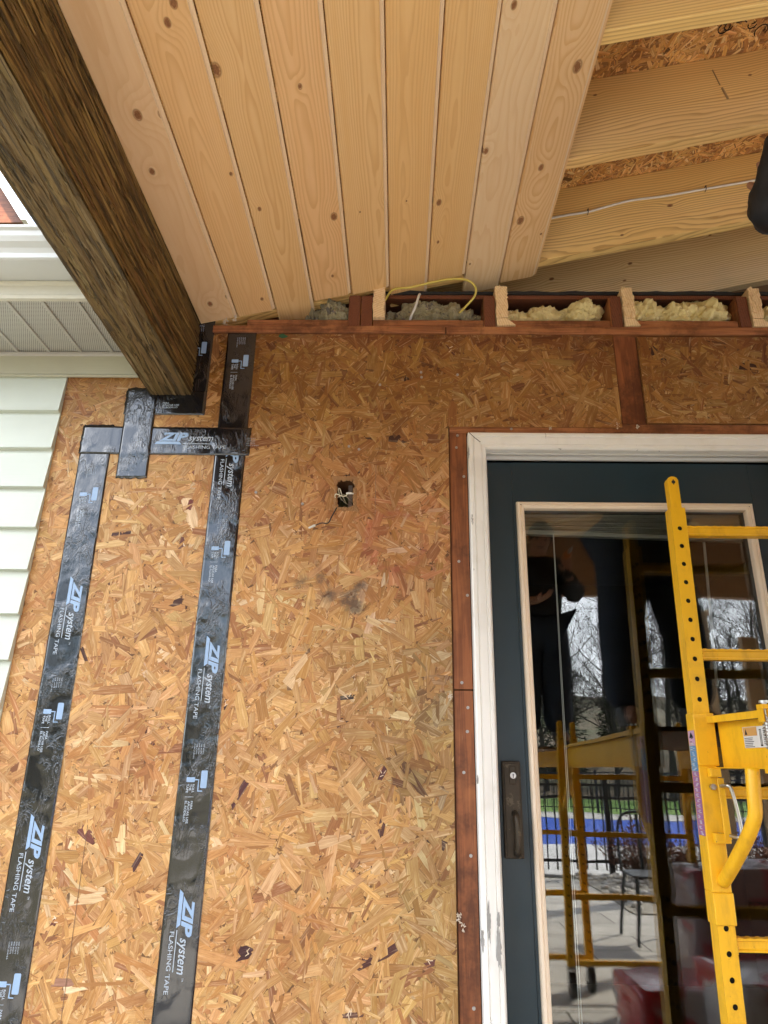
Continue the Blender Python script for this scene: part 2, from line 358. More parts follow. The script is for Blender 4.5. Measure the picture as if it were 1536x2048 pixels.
# ---- strands pressed into a board face (pattern of one panel = one mesh)
def clip(poly, x0, x1, y0, y1):
    for ax, lim, sg in ((0, x0, 1), (0, x1, -1), (1, y0, 1), (1, y1, -1)):
        out = []; n = len(poly)
        for i in range(n):
            a = poly[i]; b = poly[(i + 1) % n]; da = (a[ax] - lim) * sg; db = (b[ax] - lim) * sg
            if da >= 0: out.append(a)
            if da * db < 0:
                t = da / (da - db); out.append((a[0] + (b[0] - a[0]) * t, a[1] + (b[1] - a[1]) * t))
        poly = out
        if len(poly) < 3: return None
    return poly
def flakes(name, rects, n, to3d, parent, mat='osb', Lr=(.04, .155), Wr=(.009, .036), pal=None, ang=None, depth=.0014, tint=None, seed=1, slab=None, jag=.35, extra=None, tilt=.006):
    rg = random.Random(seed); X0 = min(r[0] for r in rects); X1 = max(r[1] for r in rects); Y0 = min(r[2] for r in rects); Y1 = max(r[3] for r in rects)
    V = []; Fc = []; C = []; U1 = []; U2 = []
    areas = [(r[1] - r[0]) * (r[3] - r[2]) for r in rects]
    items = []
    for i in range(n):
        r = rg.choices(rects, areas)[0]; cx = rg.uniform(r[0], r[1]); cy = rg.uniform(r[2], r[3])
        k = rg.random()
        if k < .22 and ang is None: L = rg.uniform(Lr[0] * .4, Lr[1] * .5); w_ = rg.uniform(Wr[0] * .25, Wr[0])
        else: L = Lr[0] + (Lr[1] - Lr[0]) * rg.random() ** 1.3; w_ = Wr[0] + (Wr[1] - Wr[0]) * rg.random() ** 1.5
        a = rg.uniform(0, PI) if ang is None else rg.gauss(ang[0], ang[1])
        items.append((cx, cy, L, w_, a, rg.uniform(0.05, 1.), None))
    if extra: items += extra
    for (cx, cy, L, w_, a, dz, colr) in items:
        ca, sa = math.cos(a), math.sin(a); hl = L / 2; hw = w_ / 2
        e1 = rg.uniform(-jag, jag) * w_; e2 = rg.uniform(-jag, jag) * w_
        tp = rg.uniform(.35, 1.) if rg.random() < .5 else 1.; tq = rg.uniform(.25, 1.) if rg.random() < .5 else 1.; kk = [rg.uniform(-.25, .25) * w_ for _ in range(4)]
        loc = [(-hl + e1, -hw * tp), (-hl * .4, -hw * rg.uniform(.85, 1)), (hl * .35, -hw * rg.uniform(.85, 1)), (hl + e2, -hw * tq), (hl + kk[0], -hw * .3 * tq), (hl * .94 + kk[1], hw * .2 * tq), (hl - e2, hw * tq), (hl * .3, hw * rg.uniform(.85, 1.)), (-hl * .35, hw * rg.uniform(.85, 1)), (-hl - e1, hw * tp), (-hl * .95 + kk[2], hw * .2 * tp), (-hl + kk[3], -hw * .35 * tp)]
        P = [(cx + p[0] * ca - p[1] * sa, cy + p[0] * sa + p[1] * ca) for p in loc]
        if colr is None:
            c = list(rg.choices([p[1] for p in pal], [p[0] for p in pal])[0]); q = rg.uniform(.84, 1.16); c = [c[0] * q, c[1] * q * rg.uniform(.95, 1.05), c[2] * q * rg.uniform(.88, 1.12)]
            if tint: tt = tint(cx, cy, rg); c = [c[j] * tt[j] for j in range(3)]
        else: c = colr
        ox, oy = rg.uniform(0, 50), rg.uniform(0, 50); tx = rg.uniform(-tilt, tilt); ty = rg.uniform(-tilt, tilt) * 3
        for r in rects:
            if max(p[0] for p in P) < r[0] or min(p[0] for p in P) > r[1] or max(p[1] for p in P) < r[2] or min(p[1] for p in P) > r[3]: continue
            Q = clip(P, *r)
            if not Q: continue
            o = len(V)
            for (x, y) in Q:
                dx, dy = x - cx, y - cy; la = dx * ca + dy * sa; lb = -dx * sa + dy * ca
                V.append(to3d(x, y, dz * depth + la * tx + lb * ty)); U1 += [la + ox, lb + oy]; U2 += [la / hl, lb / hw]; C += [c[0], c[1], c[2], 1.]
            Fc.append(tuple(range(o, o + len(Q))))
    nfl = len(Fc)
    if slab:
        for r in rects:
            o = len(V)
            for dd in (-.0004, -slab):
                for (x, y) in ((r[0], r[2]), (r[1], r[2]), (r[1], r[3]), (r[0], r[3])):
                    V.append(to3d(x, y, dd)); U1 += [x, y]; U2 += [0, 0]; C += [.36, .17, .06, 1.]
            for f in ((0, 1, 2, 3), (7, 6, 5, 4), (0, 4, 5, 1), (1, 5, 6, 2), (2, 6, 7, 3), (3, 7, 4, 0)): Fc.append(tuple(o + i for i in f))
    me = bpy.data.meshes.new(name); me.from_pydata(V, [], Fc); me.update()
    idx = np.empty(len(me.loops), dtype=np.int32); me.loops.foreach_get('vertex_index', idx)
    for nm, arr in (('grain', U1), ('edge', U2)):
        ar = np.array(arr, dtype=np.float32).reshape(-1, 2)[idx]; L = me.uv_layers.new(name=nm); L.data.foreach_set('uv', ar.ravel())
    at = me.color_attributes.new('Col', 'FLOAT_COLOR', 'POINT'); at.data.foreach_set('color', np.array(C, dtype=np.float32))
    me.materials.append(M[mat]); o = bpy.data.objects.new(name, me); COL.objects.link(o)
    if parent is not None: o.parent = parent; o.matrix_parent_inverse = Matrix.Translation(-parent.location)
    return o
PAL = [(34, (.50, .265, .095)), (30, (.54, .305, .12)), (20, (.455, .225, .070)), (10, (.58, .36, .165)), (10, (.40, .18, .058)), (2.5, (.64, .45, .26)), (4., (.31, .13, .048)), (.3, (.10, .035, .025))]

# ================================================================== THE HOUSE WALL
wall = thing('house_wall', 'orange strand board house wall with stained framing and open joist bays above', 'wall')
def on_wall(x, z, d): return (x, -d, z)
HX0, HX1, HZ0, HZ1 = -.197, -.136, 1.925, 2.027
def tint(x, z, rg):
    t = [1., 1., 1.]
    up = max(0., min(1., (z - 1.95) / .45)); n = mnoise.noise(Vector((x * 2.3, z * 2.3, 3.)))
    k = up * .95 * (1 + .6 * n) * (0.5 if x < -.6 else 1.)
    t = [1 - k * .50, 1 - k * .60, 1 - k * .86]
    g = max(0., min(1., (x + .30) / .35)) * max(0., min(1., (1.85 - z) / .35)) * (.55 + 1.1 * mnoise.noise(Vector((x * 3.5, z * 3.5, 9.))))
    g = max(0., min(.75, g)); t = [t[0] * (1 - g * .36), t[1] * (1 - g * .26), t[2] * (1 - g * .30)]
    r = math.hypot(x - .03, z - 1.83); rr = max(0, 1 - abs(r - .12) / .03) * .5 + max(0, 1 - r / .28) * .22
    t = [t[0] * (1 - rr * .12), t[1] * (1 - rr * .45), t[2] * (1 - rr * .2)]
    for (mx, mz, mr) in ((.14, 1.35, .07), (.03, 1.17, .05), (.10, 1.50, .05)):
        d = math.hypot(x - mx, z - mz)
        if d < mr * 1.2:
            s = (rg.choice((.35, .5, .7, .95)) if mz > 1.6 else rg.uniform(.6, .9)); t = [t[0] * s, t[1] * s, t[2] * (s + .05)]
    rdn = max(0., 1 - abs(z - 1.97) / .34) * max(0., min(1., (x + .62) / .15)) * max(0., .55 + 1.2 * mnoise.noise(Vector((x * 3.1, z * 3.1, 21.)))); rdn = min(1., rdn); t = [t[0] * (1 - .16 * rdn), t[1] * (1 - .30 * rdn), t[2] * (1 - .36 * rdn)]
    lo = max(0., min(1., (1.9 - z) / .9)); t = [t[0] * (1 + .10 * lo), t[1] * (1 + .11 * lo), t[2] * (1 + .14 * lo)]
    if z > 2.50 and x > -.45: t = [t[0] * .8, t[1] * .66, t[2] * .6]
    return t
rects = [(-1.30, HX0, .02, 2.205), (HX1, .150, .02, 2.205), (HX0, HX1, .02, HZ0), (HX0, HX1, HZ1, 2.205), (-1.30, .695, 2.205, 2.544)]
ex = []
rg = random.Random(5)
for (px, py, L_, W_, a, c) in [(600, 1345, .10, .055, .9, (.66, .45, .26)), (655, 1375, .13, .03, 1.1, (.66, .44, .23)), (680, 1445, .035, .02, .5, (.07, .03, .03)), (478, 1588, .075, .017, 1.05, (.11, .03, .03)), (452, 1405, .035, .012, 1.3, (.07, .03, .035)), (268, 1735, .075, .016, 1.1, (.10, .035, .03)),
     (175, 1670, .055, .028, -.6, (.20, .06, .045)), (112, 1840, .032, .013, 1.1, (.17, .045, .03)), (490, 1905, .038, .034, .2, (.085, .03, .035)), (765, 1548, .035, .014, 1.1, (.12, .04, .04)), (705, 2030, .05, .012, .1, (.16, .07, .05)), (620, 1690, .22, .032, .22, (.62, .40, .22)), (860, 1925, .03, .02, .3, (.17, .06, .05)),
     (400, 940, .05, .012, .5, (.24, .07, .045)), (380, 1010, .035, .015, 1.4, (.20, .04, .03)), (365, 1088, .035, .02, 1.4, (.16, .05, .04)), (725, 1190, .075, .02, 1.35, (.56, .36, .22)), (740, 1250, .08, .022, 1.3, (.58, .38, .25)), (650, 1120, .05, .015, 1.3, (.60, .40, .24)), (695, 1395, .04, .012, .1, (.05, .03, .03)),
     (175, 1790, .09, .045, .1, (.68, .47, .27)), (880, 1600, .06, .03, 1.2, (.36, .26, .15)), (705, 1190, .025, .009, .6, (.72, .52, .34)), (1262, 712, .045, .010, 1.55, (.16, .05, .03)), (130, 1965, .06, .018, 0., (.38, .20, .14)), (900, 700, .05, .008, 2.2, (.14, .04, .02)), (770, 1160, .04, .02, 1.3, (.50, .36, .24))]:
    p = W(px, py); ex.append((p[0], p[2], L_, W_, a, .96, c))
    if L_ < .06 and c[0] < .2:
        for q in range(3): ex.append((p[0] + rg.uniform(-.2, .2) * L_, p[2] + rg.uniform(-.2, .2) * L_, L_ * .3, .0022, rg.uniform(0, 3), 1.05, (.70, .58, .45)))
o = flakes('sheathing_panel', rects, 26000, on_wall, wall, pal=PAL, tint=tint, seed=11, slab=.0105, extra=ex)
o['label'] = 'large strand board panel reaching from the siding to the door'
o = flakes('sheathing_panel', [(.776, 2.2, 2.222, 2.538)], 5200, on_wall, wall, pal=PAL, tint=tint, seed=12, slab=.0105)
o['label'] = 'strand board panel above the door on the right'
b = MB()
for r in [(-6, HX0, 0, 2.545), (HX1, .204, 0, 2.545), (HX0, HX1, 0, HZ0), (HX0, HX1, HZ1, 2.545), (.204, 1.24, 2.186, 2.545), (1.24, 6, 0, 2.545)]: b.box(r[0], r[1], .0125, .14, r[2], r[3])
b.build('wall_core', 'core', wall)
MB().box(-.5, .1, .1425, .16, 1.6, 2.3).build('cavity_back', 'olive', wall)
MB().box(-.162, -.150, .06, .10, 1.80, 2.20).build('cavity_strip', 'stud', wall)
# stained boards
b = MB().box(.154, .2065, .0045, .0115, 1.40, 2.2065).build('framing_board', 'red', wall, bevel=.001)
b['label'] = 'stained board left of the door trim, upper length'
b = MB().box(.1545, .2065, .0055, .0115, .02, 1.396).build('framing_board', 'red', wall, bevel=.001)
b['label'] = 'stained board left of the door trim, lower length'
b = MB().box(.1535, 2.2, .003, .0115, 2.1855, 2.2195); b.build('framing_board', 'redx', wall, bevel=.001)['label'] = 'narrow stained board above the door trim'
b = MB().box(.699, .772, .006, .0115, 2.222, 2.5435).build('framing_board', 'red', wall, bevel=.001); b['label'] = 'stained stud in the gap between the upper panels'
MB().box(-.630, .145, -.008, .14, 2.5465, 2.5735).build('top_plate', 'redx', wall, bevel=.0015)
MB().box(.148, 3., -.007, .14, 2.5455, 2.5725).build('top_plate', 'redx', wall, bevel=.0015)
def seg_plate(x0, x1): MB().box(x0, x1, .004, .12, 2.5745, 2.6045).build('upper_plate', 'redx', wall, bevel=.0015)
tails = [-.096, .316, .738, 1.158]
xs = -.52
for tx in tails: seg_plate(xs, tx - (.082 if tx < 0 else .042)); xs = tx + (.0 if tx < 0 else .042)
for i, tx in enumerate(tails):
    w_ = .040
    # dark old joist going back into the attic, light freshly sawn tail beside it
    MB().box(tx - w_ - .001, tx - .002, .002, .75, 2.5745, 2.695).build('joist', ['joist'], wall, bevel=.0015)
    MB().box(tx - w_ + .002, tx - .004, -.004, .0015, 2.5745, 2.695).build('joist_end', 'endred', wall)
    if tx < 0:
        MB().box(tx - 2 * w_ - .003, tx - w_ - .003, .002, .75, 2.5745, 2.697).build('joist', 'joist', wall, bevel=.0015)
        MB().box(tx - 2 * w_, tx - w_ - .006, -.004, .0015, 2.5745, 2.697).build('joist_end', 'endred', wall)
    b = MB(); rg = random.Random(i + 3); n = 14; top_ = 2.732 - rg.uniform(0, .012); zz = [2.605 + (top_ - 2.605) * k / (n - 1) for k in range(n)]
    prof = [(tx + rg.uniform(-.0022, .0026), z) for z in zz] + [(tx + .038 + rg.uniform(-.0035, .0030), z) for z in zz[::-1]]
    b.prism(prof, (0, -.012, 0), (0, .60, 0), (1, 0, 0), (0, 0, 1)); [b.add(*blob((tx + rg.uniform(.002, .036), -.012, rg.uniform(2.61, top_)), (rg.uniform(.002, .006), .003, rg.uniform(.003, .010)), k_ + 7 * i, 2, .4)) for k_ in range(22)]; b.build('rafter_tail', 'end', wall)
    if tx > 0:
        prof = [(tx + .001, 2.575), (tx + .001, 2.603), (tx + .034, 2.603), (tx + .052 + .01 * (i % 2), 2.577)]
        MB().prism(prof, (0, -.010, 0), (0, .003, 0), (1, 0, 0), (0, 0, 1)).build('sawn_block', 'end', wall)
# attic darkness behind, sawn edge of the old roof deck above the bays
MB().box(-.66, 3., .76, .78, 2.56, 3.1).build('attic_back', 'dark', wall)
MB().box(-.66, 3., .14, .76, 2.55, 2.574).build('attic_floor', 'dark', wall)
MB().prism([(0, 0), (1.6, .52), (1.6, .535), (0, .015)], (-.60, .035, 2.713), (3., .035, 2.713), (0, 1, 0), (0, 0, 1)).build('old_roof_deck', 'endred', wall)
rg = random.Random(8); b = MB(); n = 120; vs = []; fs = []
for i in range(n + 1):
    x = -.60 + 3.6 * i / n; zz = 2.7295; h = .010 + .004 * mnoise.noise(Vector((x * 9, 0, 0))) + .003 * rg.random(); yy = .028 + .004 * rg.random()
    vs += [(x, yy, zz - .001), (x, yy, zz + h), (x, yy + .6, zz + h + .2), (x, yy + .6, zz + .196)]
for i in range(n):
    for k in range(4): fs.append((i * 4 + k, i * 4 + (k + 1) % 4, i * 4 + 4 + (k + 1) % 4, i * 4 + 4 + k))
fs += [(0, 1, 2, 3), (n * 4 + 3, n * 4 + 2, n * 4 + 1, n * 4)]
b.add(vs, fs); b.build('roofing_felt', 'felt', wall)
# nails
nb = [(698, 893), (718, 899), (605, 1008), (512, 985), (928, 952), (935, 1190), (918, 1122), (924, 1365), (936, 1415), (935, 1463), (928, 1545), (942, 1712), (948, 2018), (915, 870), (913, 894), (843, 755), (1023, 857), (842, 745), (760, 770), (915, 750)]
for (px, py) in nb:
    p = W(px, py, -.001); on = p[0] > .154 and p[2] < 2.22
    MB().disc((p[0], .0045 if on else -.0005, p[2]), .0042, h=.0035 if not on else .003, seg=14).build('nail', 'nail', wall)
# pencil lines snapped on the board, a dab of green paint
for k_, (pa, pb) in enumerate((((176, 1650), (120, 2060)), ((752, 930), (750, 1040)), ((640, 700), (470, 700)))):
    a_ = W(*pa); c_ = W(*pb)
    if k_ < 2: MB().tube([(a_[0], -.0021, a_[2]), (c_[0], -.0021, c_[2])], .0006, 4).build('pencil_line', simple('graphite', (.20, .13, .08), .7), wall)
p = W(566, 673); vs, fs = blob((p[0], -.0012, p[2]), (.012, .0012, .008), 4, 2, .5); MB().add(vs, fs).build('paint_dab', simple('green_paint', (.02, .09, .035), .6), wall)
# torn wood fibre at the panel edges
for (px, py, s) in [(918, 1838, 1.), (926, 1857, .8), (900, 1395, .8), (1275, 855, .6), (452, 645, 1.1), (470, 638, 1.), (1100, 857, .5), (1235, 853, .9)]:
    if not s: continue
    p = W(px, py, -.009 if py < 660 else (-.001 if px < 900 or py > 870 else .002)); b = MB(); rg = random.Random(px)
    for k in range(14):
        q = (p[0] + rg.uniform(-.006, .006) * s, p[1], p[2] + rg.uniform(-.010, .010) * s); a = rg.uniform(0, PI)
        b.tube([q, (q[0] + math.cos(a) * .006 * s, p[1] - .004, q[2] + math.sin(a) * .006 * s)], [.0016 * s, .0006], 5)
    b.build('wood_splinters', simple('pale_splinter', (.72, .62, .50), .8), wall)

# the raw edge of the cut box hole
b = MB(); rg = random.Random(3); rect = [(HX0, HZ0), (HX1, HZ0), (HX1, HZ1), (HX0, HZ1)]
for i in range(4):
    a = rect[i]; c = rect[(i + 1) % 4]
    for k in range(22):
        t = k / 22; x = a[0] + (c[0] - a[0]) * t; z = a[1] + (c[1] - a[1]) * t; r = rg.uniform(.0025, .0095)
        if k < 3 or k > 19: r *= 1.7
        vs, fs = blob((x, .002, z), (r, .006, r), k + i * 30, 1, .3); b.add(vs, fs)
b.build('hole_edge', simple('raw_strand_edge', (.42, .22, .09), .85, nscale=300, namt=.9, bump=1., bd=.003), wall)

# ---------------- siding, frieze, eave at the left
b = MB(); zb = 2.372; prev = None; rgs = random.Random(4)
lap = .1305
for k in range(18):
    zt = zb - k * lap; z0 = zt - lap; xr = -1.088 - .004 * rgs.random()
    prof = [(-.008, zt), (-.0225, z0 + .006), (-.024, z0 + .001), (-.008, z0 - .002), (-.002, z0), (-.002, zt)]
    b.prism([(y, z) for y, z in prof], (-6, 0, 0), (xr, 0, 0), (0, 1, 0), (0, 0, 1))
b.build('siding', 'siding', wall)
b = MB().prism([(-.018, 2.380), (-.022, 2.372), (-.016, 2.368), (-.010, 2.3715), (-.002, 2.374), (-.002, 2.448), (-.016, 2.446)], (-6, 0, 0), (-.815, 0, 0), (0, 1, 0), (0, 0, 1))
b.build('frieze_trim', 'creamtrim', wall)
eave = thing('roof_eave', 'house eave at the left with perforated soffit and white gutter', 'eave', (-3, -.2, 2.46))
b = MB().prism([(-.002, 2.444), (-.014, 2.444), (-.020, 2.452), (-.020, 2.460), (-.002, 2.462)], (-6, 0, 0), (-.815, 0, 0), (0, 1, 0), (0, 0, 1)); b.build('soffit_channel', simple('soffit_channel_grey', (.46, .44, .40), .5), eave)
x = -.815; b = MB(); b.add([(-6, -.285, 2.4645), (x, -.285, 2.4645), (x, 0, 2.4645), (-6, 0, 2.4645), (-6, -.285, 2.475), (x, -.285, 2.475), (x, 0, 2.475), (-6, 0, 2.475)], [(0, 1, 2, 3), (4, 5, 6, 7), (0, 1, 5, 4), (1, 2, 6, 5), (2, 3, 7, 6), (3, 0, 4, 7)], [(q[0] + 6, q[1] + 1) for q in [(-6, -.285), (x, -.285), (x, 0), (-6, 0)] * 2])
b.build('soffit', 'soffit', eave)
b = MB(); k = 0
while -.815 - (.0 + .105 * k) > -3:
    xx = -6 + .105 * (int((6 - .86) / .105) - k) + .0105
    b.prism([(-.006, 0), (-.0045, -.006), (.0045, -.006), (.006, 0)], (xx, -.284, 2.4643), (xx, -.02, 2.4643), (1, 0, 0), (0, 0, 1)); k += 1
b.build('soffit_ribs', 'soffitrib', eave)
b = MB().prism([(-.285, 2.460), (-.300, 2.460), (-.303, 2.468), (-.300, 2.476), (-.300, 2.505), (-.304, 2.513), (-.304, 2.519), (-.285, 2.519)], (-6, 0, 0), (-.83, 0, 0), (0, 1, 0), (0, 0, 1)); b.build('fascia', simple('fascia_cream', (.62, .60, .50), .5), eave)
gp = [(-.285, 2.5205), (-.392, 2.5205), (-.398, 2.524), (-.398, 2.540), (-.405, 2.552), (-.420, 2.562), (-.428, 2.575), (-.430, 2.590), (-.438, 2.596), (-.438, 2.604), (-.428, 2.606), (-.425, 2.604), (-.30, 2.62), (-.285, 2.62)]
MB().prism(gp, (-6, 0, 0), (-.84, 0, 0), (0, 1, 0), (0, 0, 1)).build('gutter', 'alu', eave)
hr = thing('house_roof', 'low shingle roof of the house rising behind the gutter', 'roof', (-3, .5, 2.7))
MB().prism([(0, 0), (4.2, 1.4), (4.2, 1.5), (0, .1)], (-6, -.30, 2.625), (-1.0, -.30, 2.625), (0, 1, 0), (0, 0, 1)).build('shingles', simple('grey_shingles', (.06, .055, .05), .9, nscale=200, bump=1.), hr)
MB().prism([(0, 0), (3., 1.), (3., 1.1), (0, .1)], (-1.0, .95, 3.06), (7, .95, 3.06), (0, 1, 0), (0, 0, 1)).build('shingles', simple('grey_shingles', (.06, .055, .05), .9, nscale=200, bump=1.), hr)
# upper-storey eave glimpsed above the gutter
d0 = ray(0, 372); d1 = ray(52, 452); t = 2.2 / d0[1]
q0 = CAM + d0 / d0[1] * 5.6; q1 = CAM + d1 / d1[1] * 5.4
up = thing('upper_eave', 'brown stained corner of a higher roof seen above the gutter', 'eave', tuple(q1))
MB().prism([(q0[0] - 2.5, q0[2] + .5), (q0[0], q0[2]), (q1[0], q1[2]), (q1[0] - 2.5, q1[2] - .04)], (0, q1[1] - .05, 0), (0, q1[1] + .9, 0), (1, 0, 0), (0, 0, 1)).build('soffit_board', stained_wood('brown_soffit_board', (.20, .07, .03), (.09, .03, .015), 'x'), up)
MB().prism([(q0[0] - .0, q0[2] + .02), (q0[0] + .05, q0[2] + .02), (q1[0] + .05, q1[2] - .01), (q1[0], q1[2] - .01)], (0, q1[1] - .10, 0), (0, q1[1] + .9, 0), (1, 0, 0), (0, 0, 1)).build('edge_trim', 'alu', up)

# ---------------- insulation in the bays
def insul(cx, x_, z_, y_, seed, mat, label):
    b = MB(); rg = random.Random(seed)
    for k in range(9):
        xx = cx + (k / 8 - .5) * x_ * .78; s = rg.uniform(.45, .8)
        vs, fs = blob((xx, .13 + rg.uniform(-.04, .04), z_ + rg.uniform(-.008, .014) + .010), (x_ * .20 * (s + .5), .09, y_ * (s + .35)), seed * 10 + k, 5, .19, 1.9); b.add(vs, fs)
    o = b.build('insulation_batt', mat, None, smooth=True); tag(o, label, 'insulation', 'insulation stuffed in the bays above the wall')
insul(-.25, .18, 2.640, .050, 1, 'insul', 'grey green insulation in the leftmost bay, below the ceiling board ends')
insul(.115, .32, 2.648, .060, 2, 'insul', 'grey clumpy insulation behind the loop of yellow cable')
insul(.50, .31, 2.640, .056, 3, 'insuly', 'pale yellow insulation in the bay right of the yellow cable loop')
insul(.925, .31, 2.645, .058, 4, 'insuly', 'pale yellow insulation between the two rightmost rafter tails')
insul(1.30, .24, 2.645, .056, 5, 'insuly', 'pale yellow insulation at the right edge of the photo')

# ---------------- cables
o = MB().tube(smooth_path([(-.12, .10, 2.66), (-.06, .02, 2.69), (-.03, -.03, 2.70), (.03, -.05, 2.695), (.10, -.05, 2.715), (.16, -.05, 2.728), (.215, -.04, 2.733), (.245, -.03, 2.715), (.245, -.02, 2.685), (.215, .0, 2.655), (.17, .04, 2.625), (.14, .08, 2.60)], 6), .0038, 8).build('yellow_cable', 'cable_y', None, smooth=True)
tag(o, 'loop of yellow electrical cable hanging from an open bay', 'cable')
o = MB().tube(smooth_path([(.02, .12, 2.60), (.03, .02, 2.622), (.045, .0, 2.65), (.058, .0, 2.70), (.065, .06, 2.75)], 6), .0042, 8).build('white_cable', 'cable_w', None, smooth=True)
tag(o, 'short white cable rising out of the bay behind the yellow loop', 'cable')
hw = thing('outlet_wires', 'cream and black wires with wire nuts poking from the cut hole', 'wires', (-.165, 0, 1.97))
def wl(px, py, y): p = W(px, py, y); return tuple(p)
b = MB().tube(smooth_path([wl(705, 1045 - 40, .06), wl(688, 990, .02), wl(672, 996, .0), wl(672, 988, -.012), wl(688, 993, -.015), wl(697, 986, -.016)], 6), .0016, 8); b.build('cream_wire', 'wire_c', hw, smooth=True)
b = MB().tube(smooth_path([wl(697, 1010, .05), wl(682, 998, .02), wl(677, 980, -.002), wl(680, 978, -.006), wl(684, 990, .0), wl(692, 1006, .05)], 6), .0014, 8); b.build('cream_wire', 'wire_c', hw, smooth=True)
b = MB().tube([wl(692, 986.5, -.016), wl(697, 986.3, -.016), wl(706, 987, -.016), wl(708, 987, -.016)], [.0022, .0036, .0030, .002], 10); b.build('wire_nut', 'cable_w', hw, smooth=True)
b = MB().tube(smooth_path([wl(694, 1010, .05), wl(682, 1002, .02), wl(672, 1018, -.004), wl(664, 1032, -.012), wl(656, 1046, -.016), wl(643, 1046, -.014), wl(630, 1051, -.012)], 6), .0018, 8); b.build('black_wire', 'wire_b', hw, smooth=True)
b = MB().tube([wl(631, 1050.5, -.012), wl(629, 1051, -.012), wl(620, 1055, -.012), wl(617, 1056, -.012)], [.0024, .0036, .0032, .0024], 10); b.build('wire_nut', 'cable_w', hw, smooth=True)
#PART2
# ================================================================== BEAM
S = .232; H0 = 2.737; AL = math.atan(S)
def CP(px, py, h0=H0):
    d = ray(px, py); t = (h0 + S * CAM[0] - CAM[2]) / (d[2] - S * d[0]); return CAM + t * d
PALS = [(22, (.19, .115, .034)), (22, (.27, .17, .048)), (16, (.13, .070, .022)), (12, (.35, .235, .072)), (10, (.07, .038, .015)), (5, (.42, .30, .10)), (9, (.20, .10, .035)), (6, (.014, .009, .006))]
PALG = [(20, (.165, .112, .050)), (20, (.205, .14, .058)), (16, (.14, .090, .038)), (12, (.25, .175, .072)), (14, (.055, .042, .028)), (7, (.30, .23, .12)), (9, (.018, .014, .011))]
M['strand'] = osb_mat('parallel_strand_lumber')
_t = NT('parallel_strand_lumber'); _c = _t.attr('Col'); _u, _v = _t.uv('grain'); _p = _t.pos()
_w = _t.noise(_t.vec(_p[1] * 9., _p[0] * 50., _p[2] * 50.), 1., 4., .7, 1.2); _f = _t.noise(_t.vec(_p[1] * 30., _p[0] * 260., _p[2] * 260.), 1., 4., .7, .8); _b = _t.noise(_t.vec(_p[1] * 3.5, _p[0] * 14., _p[2] * 14.), 1., 4., .6)
_k = _t.mix(((_f - .42) * 3.).f('MAXIMUM', 0.).f('MINIMUM', 1.) * .8, _c, _t.mix(1., _c, (.40, .34, .28), 'MULTIPLY'))
_k = _t.mix(.30, _k, (.18, .118, .042)); _k = _t.mix(_t.step(_w, .62, .68) * .62, _k, (.014, .010, .006)); _k = _t.mix(_t.step(_b, .52, .70) * .3, _k, (.22, .15, .05))
M['strand'] = _t.bsdf(_k, .62, bump=_f * .6 + _t.step(_w, .57, .63) * -1.2, bdist=.0035, bstr=1., spec=.3)
beam = thing('roof_beam', 'dark brown strand lumber beam crossing the top left corner', 'beam', (-.745, -2, 2.312))
BX0, BX1, BZ0, BZ1 = -.811, -.675, 2.312, 2.60
MB().box(BX0 + .004, BX1 - .004, -4.0, -.004, BZ0 + .004, BZ1).build('beam_core', 'dark', beam)
flakes('strand_side_face', [(-3.99, -.004, BZ0 + .001, BZ1 - .003)], 6500, lambda u, v, d: (BX1 - .005 + d, u, v), beam, 'strand', (.05, .34), (.002, .013), PALS, (0., .045), .0075, None, 21, .004, 2., tilt=.0)
flakes('strand_bottom_face', [(-3.99, -.004, BX0 + .001, BX1 - .001)], 4200, lambda u, v, d: (v, u, BZ0 + .005 - d), beam, 'strand', (.05, .34), (.002, .012), PALG, (0., .045), .0075, None, 22, .004, 2., tilt=.0)
flakes('strand_outer_face', [(-3.99, -.004, BZ0 + .001, BZ1 - .003)], 1800, lambda u, v, d: (BX0 + .005 - d, u, v), beam, 'strand', (.10, .55), (.004, .012), PALG, (0., .022), .005, None, 23, .004, 2., tilt=.0)

# ================================================================== BOARDED CEILING
ceil = thing('board_ceiling', 'pale knotty pine boards lining the sloped porch ceiling', 'ceiling', (-.1, -2, 2.72))
edges = [-.6775, -.5525, -.4255, -.2985, -.1705, -.0425, .0885, .2165, .3465, .476]
ends = [-.0045, -.004, .12, -.011, -.007, .103, .002, .108, .084]
YS = -4.02
knots_px = [[(275, 230, .011), (323, 228, .009), (304, 343, .008), (420, 608, .009), (455, 593, .008)],
            [(335, 45, .008), (347, 6, .009), (462, 348, .005), (524, 598, .006), (470, 330, .004)],
            [(432, 140, .013), (519, 418, .006)],
            [(600, 173, .006), (668, 433, .011), (665, 552, .005)],
            [(720, 424, .003), (772, 393, .007)],
            [(813, 402, .0028), (852, 578, .004)],
            [(878, 405, .009), (868, 345, .004), (876, 484, .005)],
            [(972, 302, .008), (1028, 10, .008), (940, 528, .004)],
            [(1155, 133, .013), (1041, 441, .013), (1082, 335, .009), (1082, 468, .004)]]
bases = [(.87, .62, .36), (.85, .555, .265), (.83, .555, .262), (.86, .555, .275), (.85, .57, .268), (.85, .555, .245), (.84, .555, .25), (.86, .64, .385), (.83, .565, .30)]
cfg = [(.03, .24, .004, 170), (.055, .045, -.012, 210), (.07, .035, .012, 200), (.055, .04, .016, 180), (.10, .05, .014, 220), (.055, .030, -.014, 200), (.04, .03, -.015, 210), (.02, .20, .004, 230), (.06, .05, .014, 190)]
fresh_edge = simple('planed_tongue_edge', (.86, .66, .42), .55, nscale=80, namt=.2)
A3 = (math.cos(AL), 0, math.sin(AL)); B3 = (-math.sin(AL), 0, math.cos(AL))
